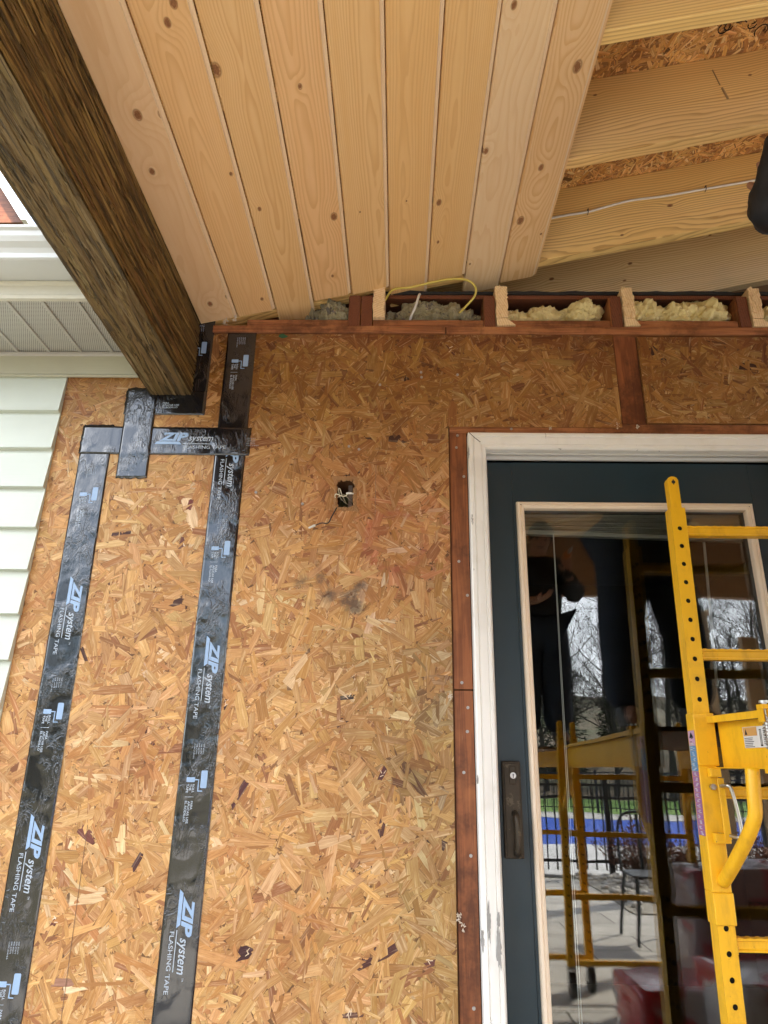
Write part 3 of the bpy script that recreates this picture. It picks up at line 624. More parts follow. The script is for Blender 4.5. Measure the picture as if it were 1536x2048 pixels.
for k in range(9):
    x0, x1 = edges[k], edges[k + 1]; wd = (x1 - x0) / math.cos(AL); kn = []
    for (px, py, r) in knots_px[k]:
        p = CP(px, py); kn.append(((p[0] - x0) / math.cos(AL), p[1] - YS, r * 1.25))
    c0, h, kk, fr = cfg[k]
    m = pine('ceiling_pine', bases[k], (.66, .36, .135), kn, seed=k * 3.7 + 1, c0=c0, h=h - kk * 3.4, k=kk, freq=fr, contrast=.85 if k not in (0, 7) else .35, sat_noise=.9)
    bv = .0058
    prof = [(.0030, .012), (.0030, .0040), (.0062, 0), (wd - .0115, 0), (wd - .0085, .0045), (wd - .0004, .0055), (wd - .0004, .018), (.0030, .018)]
    if k == 8: prof[5:7] = [(wd - .004, .0055), (wd - .004, .008), (wd + .004, .008), (wd + .004, .012), (wd - .002, .012), (wd - .002, .018)]
    P0 = (x0, YS, H0 + S * x0); P1 = (x0, ends[k], H0 + S * x0)
    b = MB().prism(prof, P0, P1, A3, B3); b.mi[3] = 1; b.mi[4] = 1
    o = b.build('ceiling_board', [m, fresh_edge], ceil)
# ================================================================== PORCH ROOF
roof = thing('porch_roof', 'open porch roof framing of pale rafters under strand board sheathing', 'roof', (.8, -2, 3.0))
ry = [.425, .024, -.408, -.788, -1.194, -1.60, -2.006, -2.412, -2.818, -3.224, -3.63]
RXC = 2.2
rk = {0: [(1260, 527, .009), (1249, 561, .007), (1103, 558, .010), (1420, 470, .006)], 1: [(1340, 411, .010), (1244, 470, .006), (1318, 480, .004)], 2: [(1190, 190, .006), (1500, 150, .006)]}
rb = [(.90, .70, .38), (.92, .64, .25), (.88, .60, .25), (.92, .65, .25)]
for i, y in enumerate(ry):
    kn = []
    for (px, py, r) in rk.get(i, []):
        p = W(px, py, y); kn.append((p[2] - (2.755 + S * p[0]), (p[0] + .95) / math.cos(AL), r))
    m = pine('rafter_wood', rb[i % 4], (.50, .27, .085), kn, seed=i * 5.3 + 40, c0=[.40, -.04, -.07, .42][i % 4], h=.10, k=[.004, .012, .020, .006][i % 4], freq=105, amp=.07, contrast=1.15, green=.25 if i == 0 else .0, rough=.6) if i < 5 else m
    H_ = .298; c = math.cos(AL)
    prof = [(0, 0), (0, .038), (H_, .038), (H_, 0)]
    b = MB().prism(prof, (-.95, y, 2.755 - .95 * S), (RXC, y, 2.755 + RXC * S), (0, 0, 1), (0, 1, 0), uvf=(0, 0))
    b.prism(prof, (RXC + .004, y, 2.755 + RXC * S), (5.35, y, 2.755 - .95 * S), (0, 0, 1), (0, 1, 0), uvf=(.1, 5))
    b.build('rafter', m, roof, bevel=.002)
def sheath(u, v, d): return (u, v, 2.755 + .300 + S * u - d)
PALR = [(30, (.70, .38, .12)), (24, (.76, .45, .17)), (20, (.60, .28, .08)), (10, (.80, .56, .27)), (10, (.45, .21, .07)), (2, (.18, .08, .03))]
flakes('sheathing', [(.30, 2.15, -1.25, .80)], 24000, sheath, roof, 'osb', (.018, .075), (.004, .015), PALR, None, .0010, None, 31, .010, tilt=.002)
b = MB()
def slab(x0, x1, y0, y1, s=1):
    z0 = 3.055 + S * (x0 if s > 0 else 2 * RXC - x0); z1 = 3.055 + S * (x1 if s > 0 else 2 * RXC - x1)
    vs = [(x0, y0, z0), (x1, y0, z1), (x1, y1, z1), (x0, y1, z0)]; vs += [(a, c_, e + .04) for a, c_, e in vs]
    b.add(vs, [(0, 3, 2, 1), (4, 5, 6, 7), (0, 1, 5, 4), (1, 2, 6, 5), (2, 3, 7, 6), (3, 0, 4, 7)])
slab(-.97, .30, -4.25, 1.0); slab(.30, 2.15, -4.25, -1.25); slab(.30, 2.15, .80, 1.0); slab(2.15, 2.2, -4.25, 1.0); slab(2.2, 5.4, -4.25, 1.0, -1)
b.build('outer_sheathing', simple('plain_sheathing', (.42, .22, .085), .8, nscale=60, namt=.7), roof)
MB().prism([(0, 0), (3.2, 3.2 * S), (6.4, 0), (6.4, .01), (3.2, 3.2 * S + .014), (0, .01)], (-1.0, -4.3, 2.87), (-1.0, 1.2, 2.87), (1, 0, 0), (0, 0, 1)).build('roof_covering', 'felt', roof)
# stamped lumber marks on sheathing and rafters
rg = random.Random(2); b = MB()
for (px, py) in [(1495, 28), (1512, 60), (1440, 48), (1462, 40)]:
    for k in range(3):
        p = CP(px + rg.uniform(-14, 14), py + rg.uniform(-14, 14), 3.055); a = rg.uniform(0, 2 * PI); r = rg.uniform(.008, .02)
        pts = [(p[0] + math.cos(a + t * .5) * r, p[1] + math.sin(a + t * .5) * r) for t in range(rg.choice([4, 7, 10]))]
        b.tube([(x, y, 3.055 + S * x - .0022) for x, y in pts], .0016, 4)
b.build('ink_stamp', 'dark', roof)
# pencil / boot scuffs on rafter faces
b = MB()
for (pa, pb, yy, r) in [((1425, 140), (1440, 170), -.4085, .0022), ((1444, 176), (1456, 198), -.4085, .0036)]:
    a = W(*pa, yy); c = W(*pb, yy); b.tube([(a[0], yy + .0005, a[2]), (c[0], yy + .0005, c[2])], r, 6)
b.build('scuff_mark', simple('grey_scuff', (.38, .25, .12), .8), roof)
# plastic cable on rafter
cp = [W(x, y, .018) for x, y in ((1040, 447), (1085, 440), (1130, 431), (1175, 424), (1215, 413), (1262, 401), (1330, 392), (1410, 378), (1480, 366), (1560, 352))]
cw = thing('stapled_cable', 'white electrical cable stapled along a bare rafter', 'cable', tuple(cp[5]))
MB().tube(smooth_path([tuple(p) for p in cp], 6), .0042, 8).build('cable', 'cable_w', cw, smooth=True)
for (x, y) in ((1175, 424), (1410, 378)):
    p = W(x, y, .018); MB().tube([(p[0], .022, p[2] - .010), (p[0], .010, p[2] - .008), (p[0] + .001, .010, p[2] + .008), (p[0] + .001, .022, p[2] + .010)], .0016, 6).build('staple', 'wire_b', cw)
# front gable header with its arch, posts
gx0, gx1 = -.95, 5.35; pr = [(gx0, 2.78), (RXC, 2.755 + .26 + RXC * S), (gx1, 2.78)]
arch = [(gx1, 2.25)] + [(RXC + 2.95 * math.cos(a), 2.20 + .46 * math.sin(a)) for a in [PI * k / 24 for k in range(25)]] + [(gx0, 2.25)]
g = thing('porch_gable', 'tan arched timber front of the porch mirrored in the door glass', 'gable', (RXC, -4.1, 2.2))
MB().prism([(x, z) for x, z in pr + arch], (0, -4.12, 0), (0, -4.03, 0), (1, 0, 0), (0, 0, 1)).build('arched_panel', simple('tan_board', (.36, .22, .12), .7), g)
PM = simple('tan_post_wood', (.42, .28, .15), .7, nscale=50, namt=.4)
for i, (x, y, lb) in enumerate([(-.74, -4.0, 'tan timber post under the outer end of the dark beam'), (3.05, -4.05, 'tan timber porch post mirrored in the right half of the glass'), (5.15, -4.05, 'tan timber post at the far right porch corner')]):
    p = thing('porch_post', lb, 'post', (x, y, 0), 'porch posts')
    MB().box(x - .07, x + .07, y - .07 + .0, y + .0, .06, 2.30).build('shaft', PM, p, bevel=.004); MB().box(x - .09, x + .09, y - .09, y + .02, 0.003, .06).build('base', PM, p, bevel=.004)
b = MB().box(5.08, 5.20, -4.0, -.004, 2.30, 2.57).build('porch_side_beam', PM); tag(b, 'plain timber beam carrying the far right side of the porch roof', 'beam')

# ================================================================== FLASHING TAPE
_tc = {}
def text2d(s, bold=0.):
    if (s, bold) in _tc: return _tc[(s, bold)]
    c = bpy.data.curves.new('t', 'FONT'); c.body = s; c.size = 1; c.offset = bold; c.resolution_u = 3; c.fill_mode = 'FRONT'
    o = bpy.data.objects.new('t', c); COL.objects.link(o); bpy.context.view_layer.update()
    me = bpy.data.meshes.new_from_object(o.evaluated_get(bpy.context.evaluated_depsgraph_get()))
    vs = [(v.co.x, v.co.y) for v in me.vertices]; fs = [tuple(p.vertices) for p in me.polygons]
    bpy.data.objects.remove(o); bpy.data.curves.remove(c); bpy.data.meshes.remove(me); _tc[(s, bold)] = (vs, fs); return vs, fs
def put_text(b, s, box, fr, bold=0., shear=0., mi=0):
    vs, fs = text2d(s, bold); x0 = min(v[0] for v in vs); x1 = max(v[0] for v in vs); y0 = min(v[1] for v in vs); y1 = max(v[1] for v in vs)
    s0, s1, t0, t1 = box; out = []
    for (x, y) in vs:
        ty = (y - y0) / (y1 - y0); sx = (x - x0) / (x1 - x0)
        out.append(fr(s0 + sx * (s1 - s0 - shear * (t1 - t0)) + shear * ty * (t1 - t0), t0 + ty * (t1 - t0)))
    b.add(out, fs, None, mi)
def put_poly(b, pts, fr, mi=0): b.add([fr(*p) for p in pts], [tuple(range(len(pts)))], None, mi)
def rrect(s0, s1, t0, t1, r=.003):
    out = []
    for cx, cy, a0 in ((s1 - r, t1 - r, 0), (s0 + r, t1 - r, 90), (s0 + r, t0 + r, 180), (s1 - r, t0 + r, 270)):
        for k in range(4): a = math.radians(a0 + 30 * k); out.append((cx + r * math.cos(a), cy + r * math.sin(a)))
    return out
def printing(parent, fr, base, smin, smax, which=('logo', 'esr', 'icon')):
    k0 = math.floor((smin - base) / .642) - 1
    for k in range(k0, k0 + 8):
        o = base + k * .642; inn = lambda a, c: o + a >= smin - .001 and o + c <= smax + .001
        g = lambda s, t: fr(o + s, t)
        if 'logo' in which and o + .10 > smin and o + .12 < smax:
            b = MB()
            if inn(0, .1): put_poly(b, [(0, .036), (.086, .036), (.078, .0455), (.008, .0455)][::1], g); put_text(b, 'ZIP', (.015, .108, .0475, .0765), g, .045, .35)
            elif inn(.07, .12): put_text(b, 'IP', (.050, .108, .0475, .0765), g, .045, .35)
            put_text(b, 'system', (.105, .187, .0415, .0665), g, .012, .25, 1)
            put_poly(b, [(.090, .0375), (.180, .0375), (.180, .0397), (.090, .0397)], g, 1)
            put_text(b, 'FLASHING TAPE', (.0936, .227, .0215, .0325), g, .006, 0, 1); put_text(b, 'TM', (.192, .199, .062, .0665), g, 0, 0, 1)
            b.build('brand_print', ['print', 'printw'], parent)
        if 'esr' in which and inn(.292, .322):
            b = MB()
            for q, s in enumerate(('ESR #1473', 'ESR #1474', 'ESR #2227', 'ESR #3373', 'CCMC #14018-R')): put_text(b, s, (.292, .318 if q < 4 else .330, .0575 - q * .0062, .0610 - q * .0062), g, 0)
            b.build('code_print', 'printw', parent)
        if 'icon' in which and inn(.376, .46):
            b = MB(); put_poly(b, rrect(.359, .403, .0600, .0770), g); put_poly(b, rrect(.3765, .3885, .0225, .0445, .0015), g)
            for (a, c, d, e) in ((.3812, .3838, .0445, .0545), (.3812, .4115, .0535, .0560), (.4090, .4115, .0560, .0665)): put_poly(b, [(a, d), (c, d), (c, e), (a, e)], g)
            for q, (s, s1) in enumerate((('ROLL', .4150), ('THE', .4095), ('TAPE', .4150))): put_text(b, s, (.3935, s1, .0390 - q * .0078, .0450 - q * .0078), g, .02, 0, 1)
            put_poly(b, [(.4245, .0225), (.4255, .0225), (.4255, .045), (.4245, .045)], g, 1)
            for q, (s, s1) in enumerate((('PARA', .4560), ('APLICAR USE', .4890), ('EL RODILLO', .4850))): put_text(b, s, (.4350, s1, .0390 - q * .0078, .0450 - q * .0078), g, .02, 0, 1)
            b.build('instruction_print', ['print', 'printw'], parent)
def tape(label, p0, p1, wd, side, y, base, seed, pr=True, which=('logo', 'esr', 'icon'), prange=None, tear=.0015, over=()):
    """p0->p1 run of the left edge of the reading direction's t axis; side = unit vector of t"""
    p0 = np.array(p0); p1 = np.array(p1); L = np.linalg.norm(p1 - p0); ds = (p1 - p0) / L; dt = np.array(side, float)
    t = thing('flashing_tape', label, 'tape', (p0[0], y, p0[1])); rg = random.Random(seed)
    ns = max(6, int(L / .010)); nt = 14; V = []; Fs = []
    def hh(x_, z_):
        m_ = 0.
        for (xa, xb, za, zb_) in over:
            d_ = max(xa - x_, x_ - xb, za - z_, z_ - zb_); m_ = max(m_, 1 - max(0., min(1., (d_ - .001) / .010)))
        return y + .0016 * m_
    for i in range(ns + 1):
        for j in range(nt + 1):
            s = L * i / ns; tt = wd * j / nt
            if i in (0, ns): s += rg.uniform(-tear, tear)
            if j in (0, nt): tt += .0006 * mnoise.noise(Vector((s * 14, seed, j)))
            q = p0 + ds * s + dt * tt; dz = .00035 * max(0, mnoise.noise(Vector((q[0] * 30, seed, q[1] * 22)))) if 0 < j < nt and 0 < i < ns else -.0002
            V.append((q[0], -(hh(q[0], q[1]) + dz), q[1]))
    for i in range(ns):
        for j in range(nt): a = i * (nt + 1) + j; Fs.append((a, a + 1, a + nt + 2, a + nt + 1))
    n0 = len(V); per = [j for j in range(nt + 1)] + [i * (nt + 1) + nt for i in range(1, ns + 1)] + [ns * (nt + 1) + j for j in range(nt - 1, -1, -1)] + [i * (nt + 1) for i in range(ns - 1, 0, -1)]
    V += [(V[i][0], V[i][1] + .0006, V[i][2]) for i in per]
    for k in range(len(per)): Fs.append((per[k], per[(k + 1) % len(per)], n0 + (k + 1) % len(per), n0 + k))
    MB().add(V, Fs).build('film', 'tape', t, smooth=True)
    def fr(s, tt): q = p0 + ds * s + dt * tt; return (q[0], -(hh(q[0], q[1]) + .0005), q[1])
    if pr: printing(t, fr, base, *(prange or (0, L)), which)
    return t
TW = .096
tape('long vertical black tape beside the siding, its top end shining', (-1.006, 2.203), (-.990, .30), TW, (1, 0), .0027, 2.203 - 1.7055 - .642 * 2, 1)
tape('longest vertical black tape, from the top plate down past the beam', (-.5785, 2.556), (-.5845, .30), TW, (1, 0), .0028, 2.556 - 2.179, 2)
tape('short horizontal black tape bridging the two long vertical tapes', (-1.0085, 2.1015), (-.4715, 2.0985), TW, (0, 1), .0030, -.774 + 1.0085, 3, prange=(.2, .6), over=((-1.01, -.905, 2., 2.3), (-.582, -.484, 2., 2.3)))
tape('vertical black tape squeezed between the beam side and the second tape', (-.722, 2.594), (-.7215, 2.242), TW, (1, 0), .0030, 2.594 - 2.87, 4)
tape('small horizontal black tape directly under the beam end', (-.888, 2.2405), (-.6255, 2.2385), .086, (0, 1), .0033, -1.200 + .888, 5, over=((-.73, -.624, 2.2, 2.4),))
tape('crumpled short vertical tape hanging from the beam corner', (-.884, 2.335), (-.8795, 2.019), .097, (1, 0), .0036, -.11, 6, which=('esr',), tear=.003, over=((-2., -.5, 2.100, 2.198), (-.89, -.6, 2.24, 2.40)))

# ================================================================== DOOR
door = thing('patio_door', 'dark teal door with white trim and a tall mirror-like glass pane', 'door', (.72, .05, 0))
def frame(x0, x1, z0, z1, prof, name, mat, parent, sides=(0, 1, 2), gap=.0004):
    for sd in sides:
        b = MB(); V = []; n = len(prof)
        for (d, y) in prof:
            if sd == 0: a, c = (x0 - d, z0), (x0 - d, z1 + d - gap)
            elif sd == 1: a, c = (x0 - d + gap, z1 + d), (x1 + d - gap, z1 + d)
            elif sd == 2: a, c = (x1 + d, z1 + d - gap), (x1 + d, z0)
            else: a, c = (x1 + d - gap, z0 - d), (x0 - d + gap, z0 - d)
            V += [(a[0], y, a[1]), (c[0], y, c[1])]
        Fs = [(2 * j, 2 * j + 1, (2 * j + 3) % (2 * n), (2 * j + 2) % (2 * n)) for j in range(n)]; Fs += [tuple(range(0, 2 * n, 2)), tuple(range(1, 2 * n, 2))]
        b.add(V, Fs); b.build(name, mat, parent)
tp = [(0, .010), (0, -.020), (.004, -.026), (.012, -.027), (.014, -.024), (.016, -.027), (.036, -.029), (.038, -.026), (.041, -.030), (.050, -.030), (.0535, -.027), (.0545, -.020), (.0545, .010)]
frame(.2630, 1.172, .0, 2.1185, [(d * (1.0), y) for d, y in tp], 'door_trim', 'white', door)
MB().tube([(.2115, -.0305, 2.171), (.228, -.0305, 2.153), (.246, -.0285, 2.139)], .0009, 4).build('mitre_crack', 'dark', door)
jp = [(0, .0105), (-.002, .0105), (-.002, .024), (.004, .026), (.004, .030), (-.008, .034), (-.008, .044), (.03, .044), (.03, .0105)]
frame(.2640, 1.171, .0, 2.1175, jp, 'jamb', 'jamb', door)
ZB = .30; gx = (.3805, 1.0515); gz = (ZB, 1.9445)
MB().box(.2745, .3495, .046, .088, .02, 2.1035).build('stile', 'door', door, bevel=.0012)
MB().box(1.0835, 1.1605, .046, .088, .02, 2.1035).build('stile', 'door', door, bevel=.0012)
b = MB().box(.3500, 1.0830, .0462, .088, 1.9455, 2.1035); b.box(.3500, .3800, .0462, .088, .2, 1.9452); b.box(1.0520, 1.0830, .0462, .088, .2, 1.9452); b.box(.3500, 1.0830, .0462, .088, .02, ZB)
b.build('door_slab', 'door', door)
fp = [(0, .052), (0, .034), (.002, .0305), (.009, .0275), (.011, .030), (.013, .0270), (.020, .0290), (.0228, .034), (.0232, .0455), (.0232, .052)]
frame(gx[0], gx[1], gz[0], gz[1], fp, 'glazing_frame', 'cream', door, (0, 1, 2, 3))
for (a, c) in (((.3587, 1.9672), (.3715, 1.9545)), ((1.0735, 1.9672), (1.0600, 1.9545))): MB().tube([(a[0], .0335, a[1]), (c[0], .0270, c[1])], .0008, 4).build('mitre_crack', 'dark', door)
for (px, py, rx_, rz_) in ((978, 1842, .0035, .035), (966, 1880, .004, .018), (998, 1895, .004, .030), (997, 1840, .003, .014), (945, 1040, .002, .012), (937, 905, .002, .016), (955, 1560, .002, .008), (1120, 898, .004, .0015)):
    p = W(px, py, -.030); vs, fs = blob((p[0], -.0296, p[2]), (rx_, .0008, rz_), px, 3, .8, 4.); MB().add(vs, fs).build('paint_chip', simple('bare_grey_wood', (.36, .35, .33), .8), door)
def glass_mat():
    t = NT('double_glazing'); p = t.pos(); nz = t.noise(t.vec(p[0] * 3.5, 0., p[2] * 5.), 1., 2.)
    bn = t.n('ShaderNodeBump'); bn.inputs['Distance'].default_value = .0007; bn.inputs['Strength'].default_value = .35; t.put(bn.inputs['Height'], nz)
    fr = t.n('ShaderNodeFresnel'); fr.inputs['IOR'].default_value = 1.5; g = t.n('ShaderNodeBsdfGlossy'); g.inputs['Roughness'].default_value = .002
    t.t.links.new(bn.outputs[0], g.inputs['Normal']); tr = t.n('ShaderNodeBsdfTransparent'); tr.inputs[0].default_value = (.93, .96, .95, 1)
    mx = t.n('ShaderNodeMixShader'); f = E(t, fr.outputs[0]) * 1.5 + .035; t.put(mx.inputs[0], f)
    t.t.links.new(tr.outputs[0], mx.inputs[1]); t.t.links.new(g.outputs[0], mx.inputs[2]); t.t.links.new(mx.outputs[0], t.out.inputs[0]); return t.m
MB().box(gx[0] - .004, gx[1] + .004, .0530, .0690, gz[0] - .004, gz[1] + .004).build('glass', glass_mat(), door)
# lock plate
hp = [W(1003, 1522, .030), W(1045, 1718, .030)]
X0, X1, Z1, Z0 = hp[0][0], W(1040, 1522, .030)[0], hp[0][2], hp[1][2]
lp = MB().box(X0, X1, .030, .0455, Z0, Z1); lp.build('lock_plate', 'bronze', door, bevel=.0025)
lpo = door.children[-1]
b = MB().box(X0 + .005, X1 - .004, .0262, .0296, Z0 + .006, Z1 - .006).build('raised_field', 'bronze', lpo, bevel=.0015)
cx = (X0 + X1) / 2 + .002
b = MB().box(cx - .008, cx + .009, .0225, .0258, Z1 - .058, Z1 - .012).build('cylinder_housing', 'bronze', lpo, bevel=.0025)
MB().disc((cx + .001, .0215, Z1 - .036), .0078, h=.004, seg=24).build('key_cylinder', 'steel', lpo)
MB().box(cx + .0002, cx + .0018, .0168, .0174, Z1 - .042, Z1 - .032).disc((cx + .001, .0172, Z1 - .0345), .0017, h=.0004).build('keyhole', 'dark', lpo)
pts = [(cx + .003, .026, Z0 + .108), (cx + .003, .006, Z0 + .103), (cx + .0035, -.002, Z0 + .092), (cx + .004, -.004, Z0 + .060), (cx + .004, -.002, Z0 + .028), (cx + .004, .008, Z0 + .016), (cx + .004, .026, Z0 + .012)]
MB().tube(smooth_path(pts, 5), .0092, 12).build('handle', 'bronze', lpo, smooth=True)
MB().box(1.1625, 1.1645, .030, .050, .02, 2.104).build('weatherstrip', 'black', door)
# dark room
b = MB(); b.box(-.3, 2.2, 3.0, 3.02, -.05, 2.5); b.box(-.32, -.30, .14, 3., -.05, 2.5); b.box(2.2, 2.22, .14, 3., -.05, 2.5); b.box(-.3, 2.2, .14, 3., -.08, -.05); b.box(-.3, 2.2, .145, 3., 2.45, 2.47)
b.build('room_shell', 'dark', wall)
# blind
bl = thing('window_blind', 'raised slatted blind bunched at the top of the door glass', 'blind', (.72, .09, 1.90))
BM_ = simple('blind_slat_grey', (.46, .44, .38), .5, nscale=20, namt=.2)
b = MB(); rg = random.Random(6)
for k in range(15):
    z = 1.946 - k * .0042; sag = .012 * (k / 15) ** 1.5
    nx = 10; V = []; Fs = []
    for i in range(nx + 1):
        x = .362 + (1.07 - .362) * i / nx; zz = z - sag * (i / nx) + rg.uniform(-.0006, .0006) - (.004 * (1 - i / nx) * (k % 3 == 0))
        V += [(x, .080, zz), (x, .105, zz + .001), (x, .105, zz - .0004), (x, .080, zz - .0014)]
    for i in range(nx):
        for j in range(4): Fs.append((i * 4 + j, i * 4 + (j + 1) % 4, i * 4 + 4 + (j + 1) % 4, i * 4 + 4 + j))
    b.add(V, Fs)
b.build('slat_stack', BM_, bl)
MB().prism([(-.0, -.006), (.022, -.006), (.022, .007), (0, .007)], (.362, .078, 1.884), (1.07, .078, 1.866), (0, 1, 0), (0, 0, 1)).build('bottom_rail', BM_, bl, bevel=.002)
a = W(1106, 1066, .078); c = W(1160, 2060, .078); c2 = W(1165, 2060, .078)
MB().tube([tuple(a), tuple(c)], .0011, 6).tube([(a[0] + .002, a[1] + .002, a[2]), tuple(c2)], .0011, 6).build('pull_cord', simple('cord_white', (.75, .75, .72), .6), bl)
a = W(1408, 1085, .078); c = W(1434, 1372, .078); MB().tube([tuple(a), tuple(c)], .0042, 8).build('tilt_wand', simple('wand_clear', (.55, .54, .50), .3), bl)

# ================================================================== SCAFFOLD
def perf_strip(b, x_of, y, wd, z0, z1, holes, r, sx=1):
    """front face of a square tube with real round holes; x_of(z) = left edge"""
    zs = z1; NS = 16
    for hz in sorted(holes, reverse=True):
        a, c = hz + .0135, hz - .0135
        if a > z1 or c < z0: continue
        if zs - a > 1e-4: b.add([(x_of(zs), y, zs), (x_of(zs) + wd, y, zs), (x_of(a) + wd, y, a), (x_of(a), y, a)], [(0, 1, 2, 3)])
        cx = x_of(hz) + wd / 2; V = []; Fs = []
        for k in range(NS):
            an = 2 * PI * (k + .5) / NS; V.append((cx + r * math.cos(an), y, hz + r * math.sin(an)))
        for k in range(NS):
            an = 2 * PI * (k + .5) / NS; m_ = max(abs(math.cos(an)), abs(math.sin(an))); V.append((cx + math.cos(an) / m_ * wd / 2, y, hz + math.sin(an) / m_ * .0135))
        for k in range(NS):
            an = 2 * PI * (k + .5) / NS; V.append((cx + r * math.cos(an), y + .003 * sx, hz + r * math.sin(an)))
        for k in range(NS): Fs += [(k, (k + 1) % NS, NS + (k + 1) % NS, NS + k), (k, (k + 1) % NS, 2 * NS + (k + 1) % NS, 2 * NS + k)]
        # corner fans
        for cxn, czn in ((1, 1), (-1, 1), (-1, -1), (1, -1)):
            i0 = len(V); V.append((cx + cxn * wd / 2, y, hz + czn * .0135)); q = {(1, 1): 2, (-1, 1): 6, (-1, -1): 10, (1, -1): 14}[(cxn, czn)]
            Fs.append((NS + q - 1, i0, NS + q))
        b.add(V, Fs); zs = c
    if zs - z0 > 1e-4: b.add([(x_of(zs), y, zs), (x_of(zs) + wd, y, zs), (x_of(z0) + wd, y, z0), (x_of(z0), y, z0)], [(0, 1, 2, 3)])
def rung_mb(x0, x1, y, z):
    b = MB(); h = .0135
    b.prism([(-.0125, -h), (-.0125, -h + .004), (-.009, -h + .006), (-.009, h - .006), (-.0125, h - .004), (-.0125, h), (.0125, h), (.0125, -h)], (x0, y, z), (x1, y, z), (0, 1, 0), (0, 0, 1))
    n = int((x1 - x0) / .022)
    for k in range(n): xx = x0 + (k + .5) * (x1 - x0) / n; b.prism([(-.008, 0), (.008, 0), (.003, .0018), (-.003, .0018)], (xx, y - .011, z + h - .0002), (xx + .004, y + .011, z + h - .0002), (1, 0, 0), (0, 0, 1))
    return b
def scaffold(label, P, lean, wid, yA, yB, shift, zt, group='yellow rolling scaffolds', detail=True):
    """P left post x at z=1.884; shift = sideways offset of far frame"""
    t = thing('scaffold', label, 'scaffold', (P, yA, 0), group)
    pw = .040; zr = [1.8185, 1.482, 1.150, .828, .50, .17]
    def x_at(base): return lambda z: base - lean * (1.884 - z)
    for fi, (bx, y) in enumerate(((P, yA), (P + shift, yB))):
        for sd in (0, 1):
            xf = x_at(bx + sd * wid)
            b = MB(); holes = [1.8235 - .0506 * k for k in range(33)]
            z0 = .15; z1 = 1.884 if fi == 0 and detail else 1.385
            perf_strip(b, xf, y, pw, z0, z1, holes, .0063)
            perf_strip(b, xf, y + pw, pw, z0, z1, holes, .0063, -1)
            for xo in (0, pw): b.add([(xf(z0) + xo, y, z0), (xf(z1) + xo, y, z1), (xf(z1) + xo, y + pw, z1), (xf(z0) + xo, y + pw, z0)], [(0, 1, 2, 3)])
            b.add([(xf(z1), y, z1), (xf(z1) + pw, y, z1), (xf(z1) + pw, y + pw, z1), (xf(z1), y + pw, z1)], [(0, 1, 2, 3)])
            # rounded-over corner lips
            o = b.build('post', 'yellow', t)
            MB().add([(xf(z0) + .004, y + .010, z0), (xf(z0) + pw - .004, y + .010, z0), (xf(z0) + pw - .004, y + .030, z0), (xf(z0) + .004, y + .030, z0), (xf(z1) + .004, y + .010, z1 - .003), (xf(z1) + pw - .004, y + .010, z1 - .003), (xf(z1) + pw - .004, y + .030, z1 - .003), (xf(z1) + .004, y + .030, z1 - .003)], [(0, 1, 2, 3), (4, 5, 6, 7), (0, 1, 5, 4), (1, 2, 6, 5), (2, 3, 7, 6), (3, 0, 4, 7)]).build('hollow_shade', 'dark', o)  # near-black box inside the tube paints the shade seen through the holes
            # coupling stub on top with slotted hole
            s0 = xf(z1) + .004; b = MB(); outl = [(0, 0), (.030, 0), (.030, .084), (.026, .092), (.018, .0955), (.012, .0955), (.004, .092), (0, .084)]
            b.prism(outl, (s0, y + .004, z1), (s0, y + .032, z1), (1, 0, 0), (0, 0, 1)); so_ = b.build('coupling_stub', 'yellow', t, bevel=.0015)
            MB().disc((s0 + .0155, y + .0038, z1 + .078), .0052, h=.0006, seg=20).box(s0 + .0145, s0 + .0165, y + .0031, y + .0037, z1 + .070, z1 + .086).build('pin_hole', 'dark', so_)
            # caster
            cx_ = xf(.15) + pw / 2
            ca = MB().tube([(cx_, y + .02, .155), (cx_, y + .02, .135)], .028, 14).box(cx_ - .022, cx_ - .018, y - .005, y + .045, .05, .14).box(cx_ + .018, cx_ + .022, y - .005, y + .045, .05, .14).build('caster_fork', 'steel', t)
            MB().tube([(cx_ - .016, y + .02, .062), (cx_ - .015, y + .02, .062), (cx_ + .015, y + .02, .062), (cx_ + .016, y + .02, .062)], [.052, .062, .062, .052], 22).build('wheel', 'black', ca)
        for z in [q for q in zr if q < z1]:
            xf = x_at(bx); wb_ = MB(); [wb_.add(*blob((xf(z) + pw + .001, y + pw / 2 + dy_, z + dz_), (.0035, .004, .004), int(z * 99) + q_, 1, .3)) for q_, (dy_, dz_) in enumerate([(-.016, -.012), (-.017, -.005), (-.016, .003), (-.016, .010), (-.012, .0145), (-.005, .015), (-.012, -.0155), (-.004, -.016)])]; wb_.build('weld_bead', 'yellow', t, smooth=True)
            rung_mb(xf(z) + pw - .0005, xf(z) + wid + .0005, y + pw / 2 - .002, z).build('rung', 'yellow', t)
    # platform rails (C channels along y) on both sides
    L = yB - yA
    for sd in (0, 1):
        X = P - lean * .55 + sd * wid; a = (X, yA, 0); c = (X + shift, yB + pw, 0); sg = 1 if sd == 0 else -1; ox = .030 if sd == 0 else .008
        prof = [(0, 1.205), (0, 1.2075), (.026, 1.2075), (.026, 1.3225), (0, 1.3225), (0, 1.310), (-.0025, 1.310), (-.0025, 1.3265), (.0295, 1.3265), (.0295, 1.205)]
        prof = [((ox + q * sg) if sd == 0 else (ox - q + .02), z) for q, z in prof]
        MB().prism(prof, a, c, (1, 0, 0), (0, 0, 1)).build('platform_rail', 'yellow', t, bevel=.001)
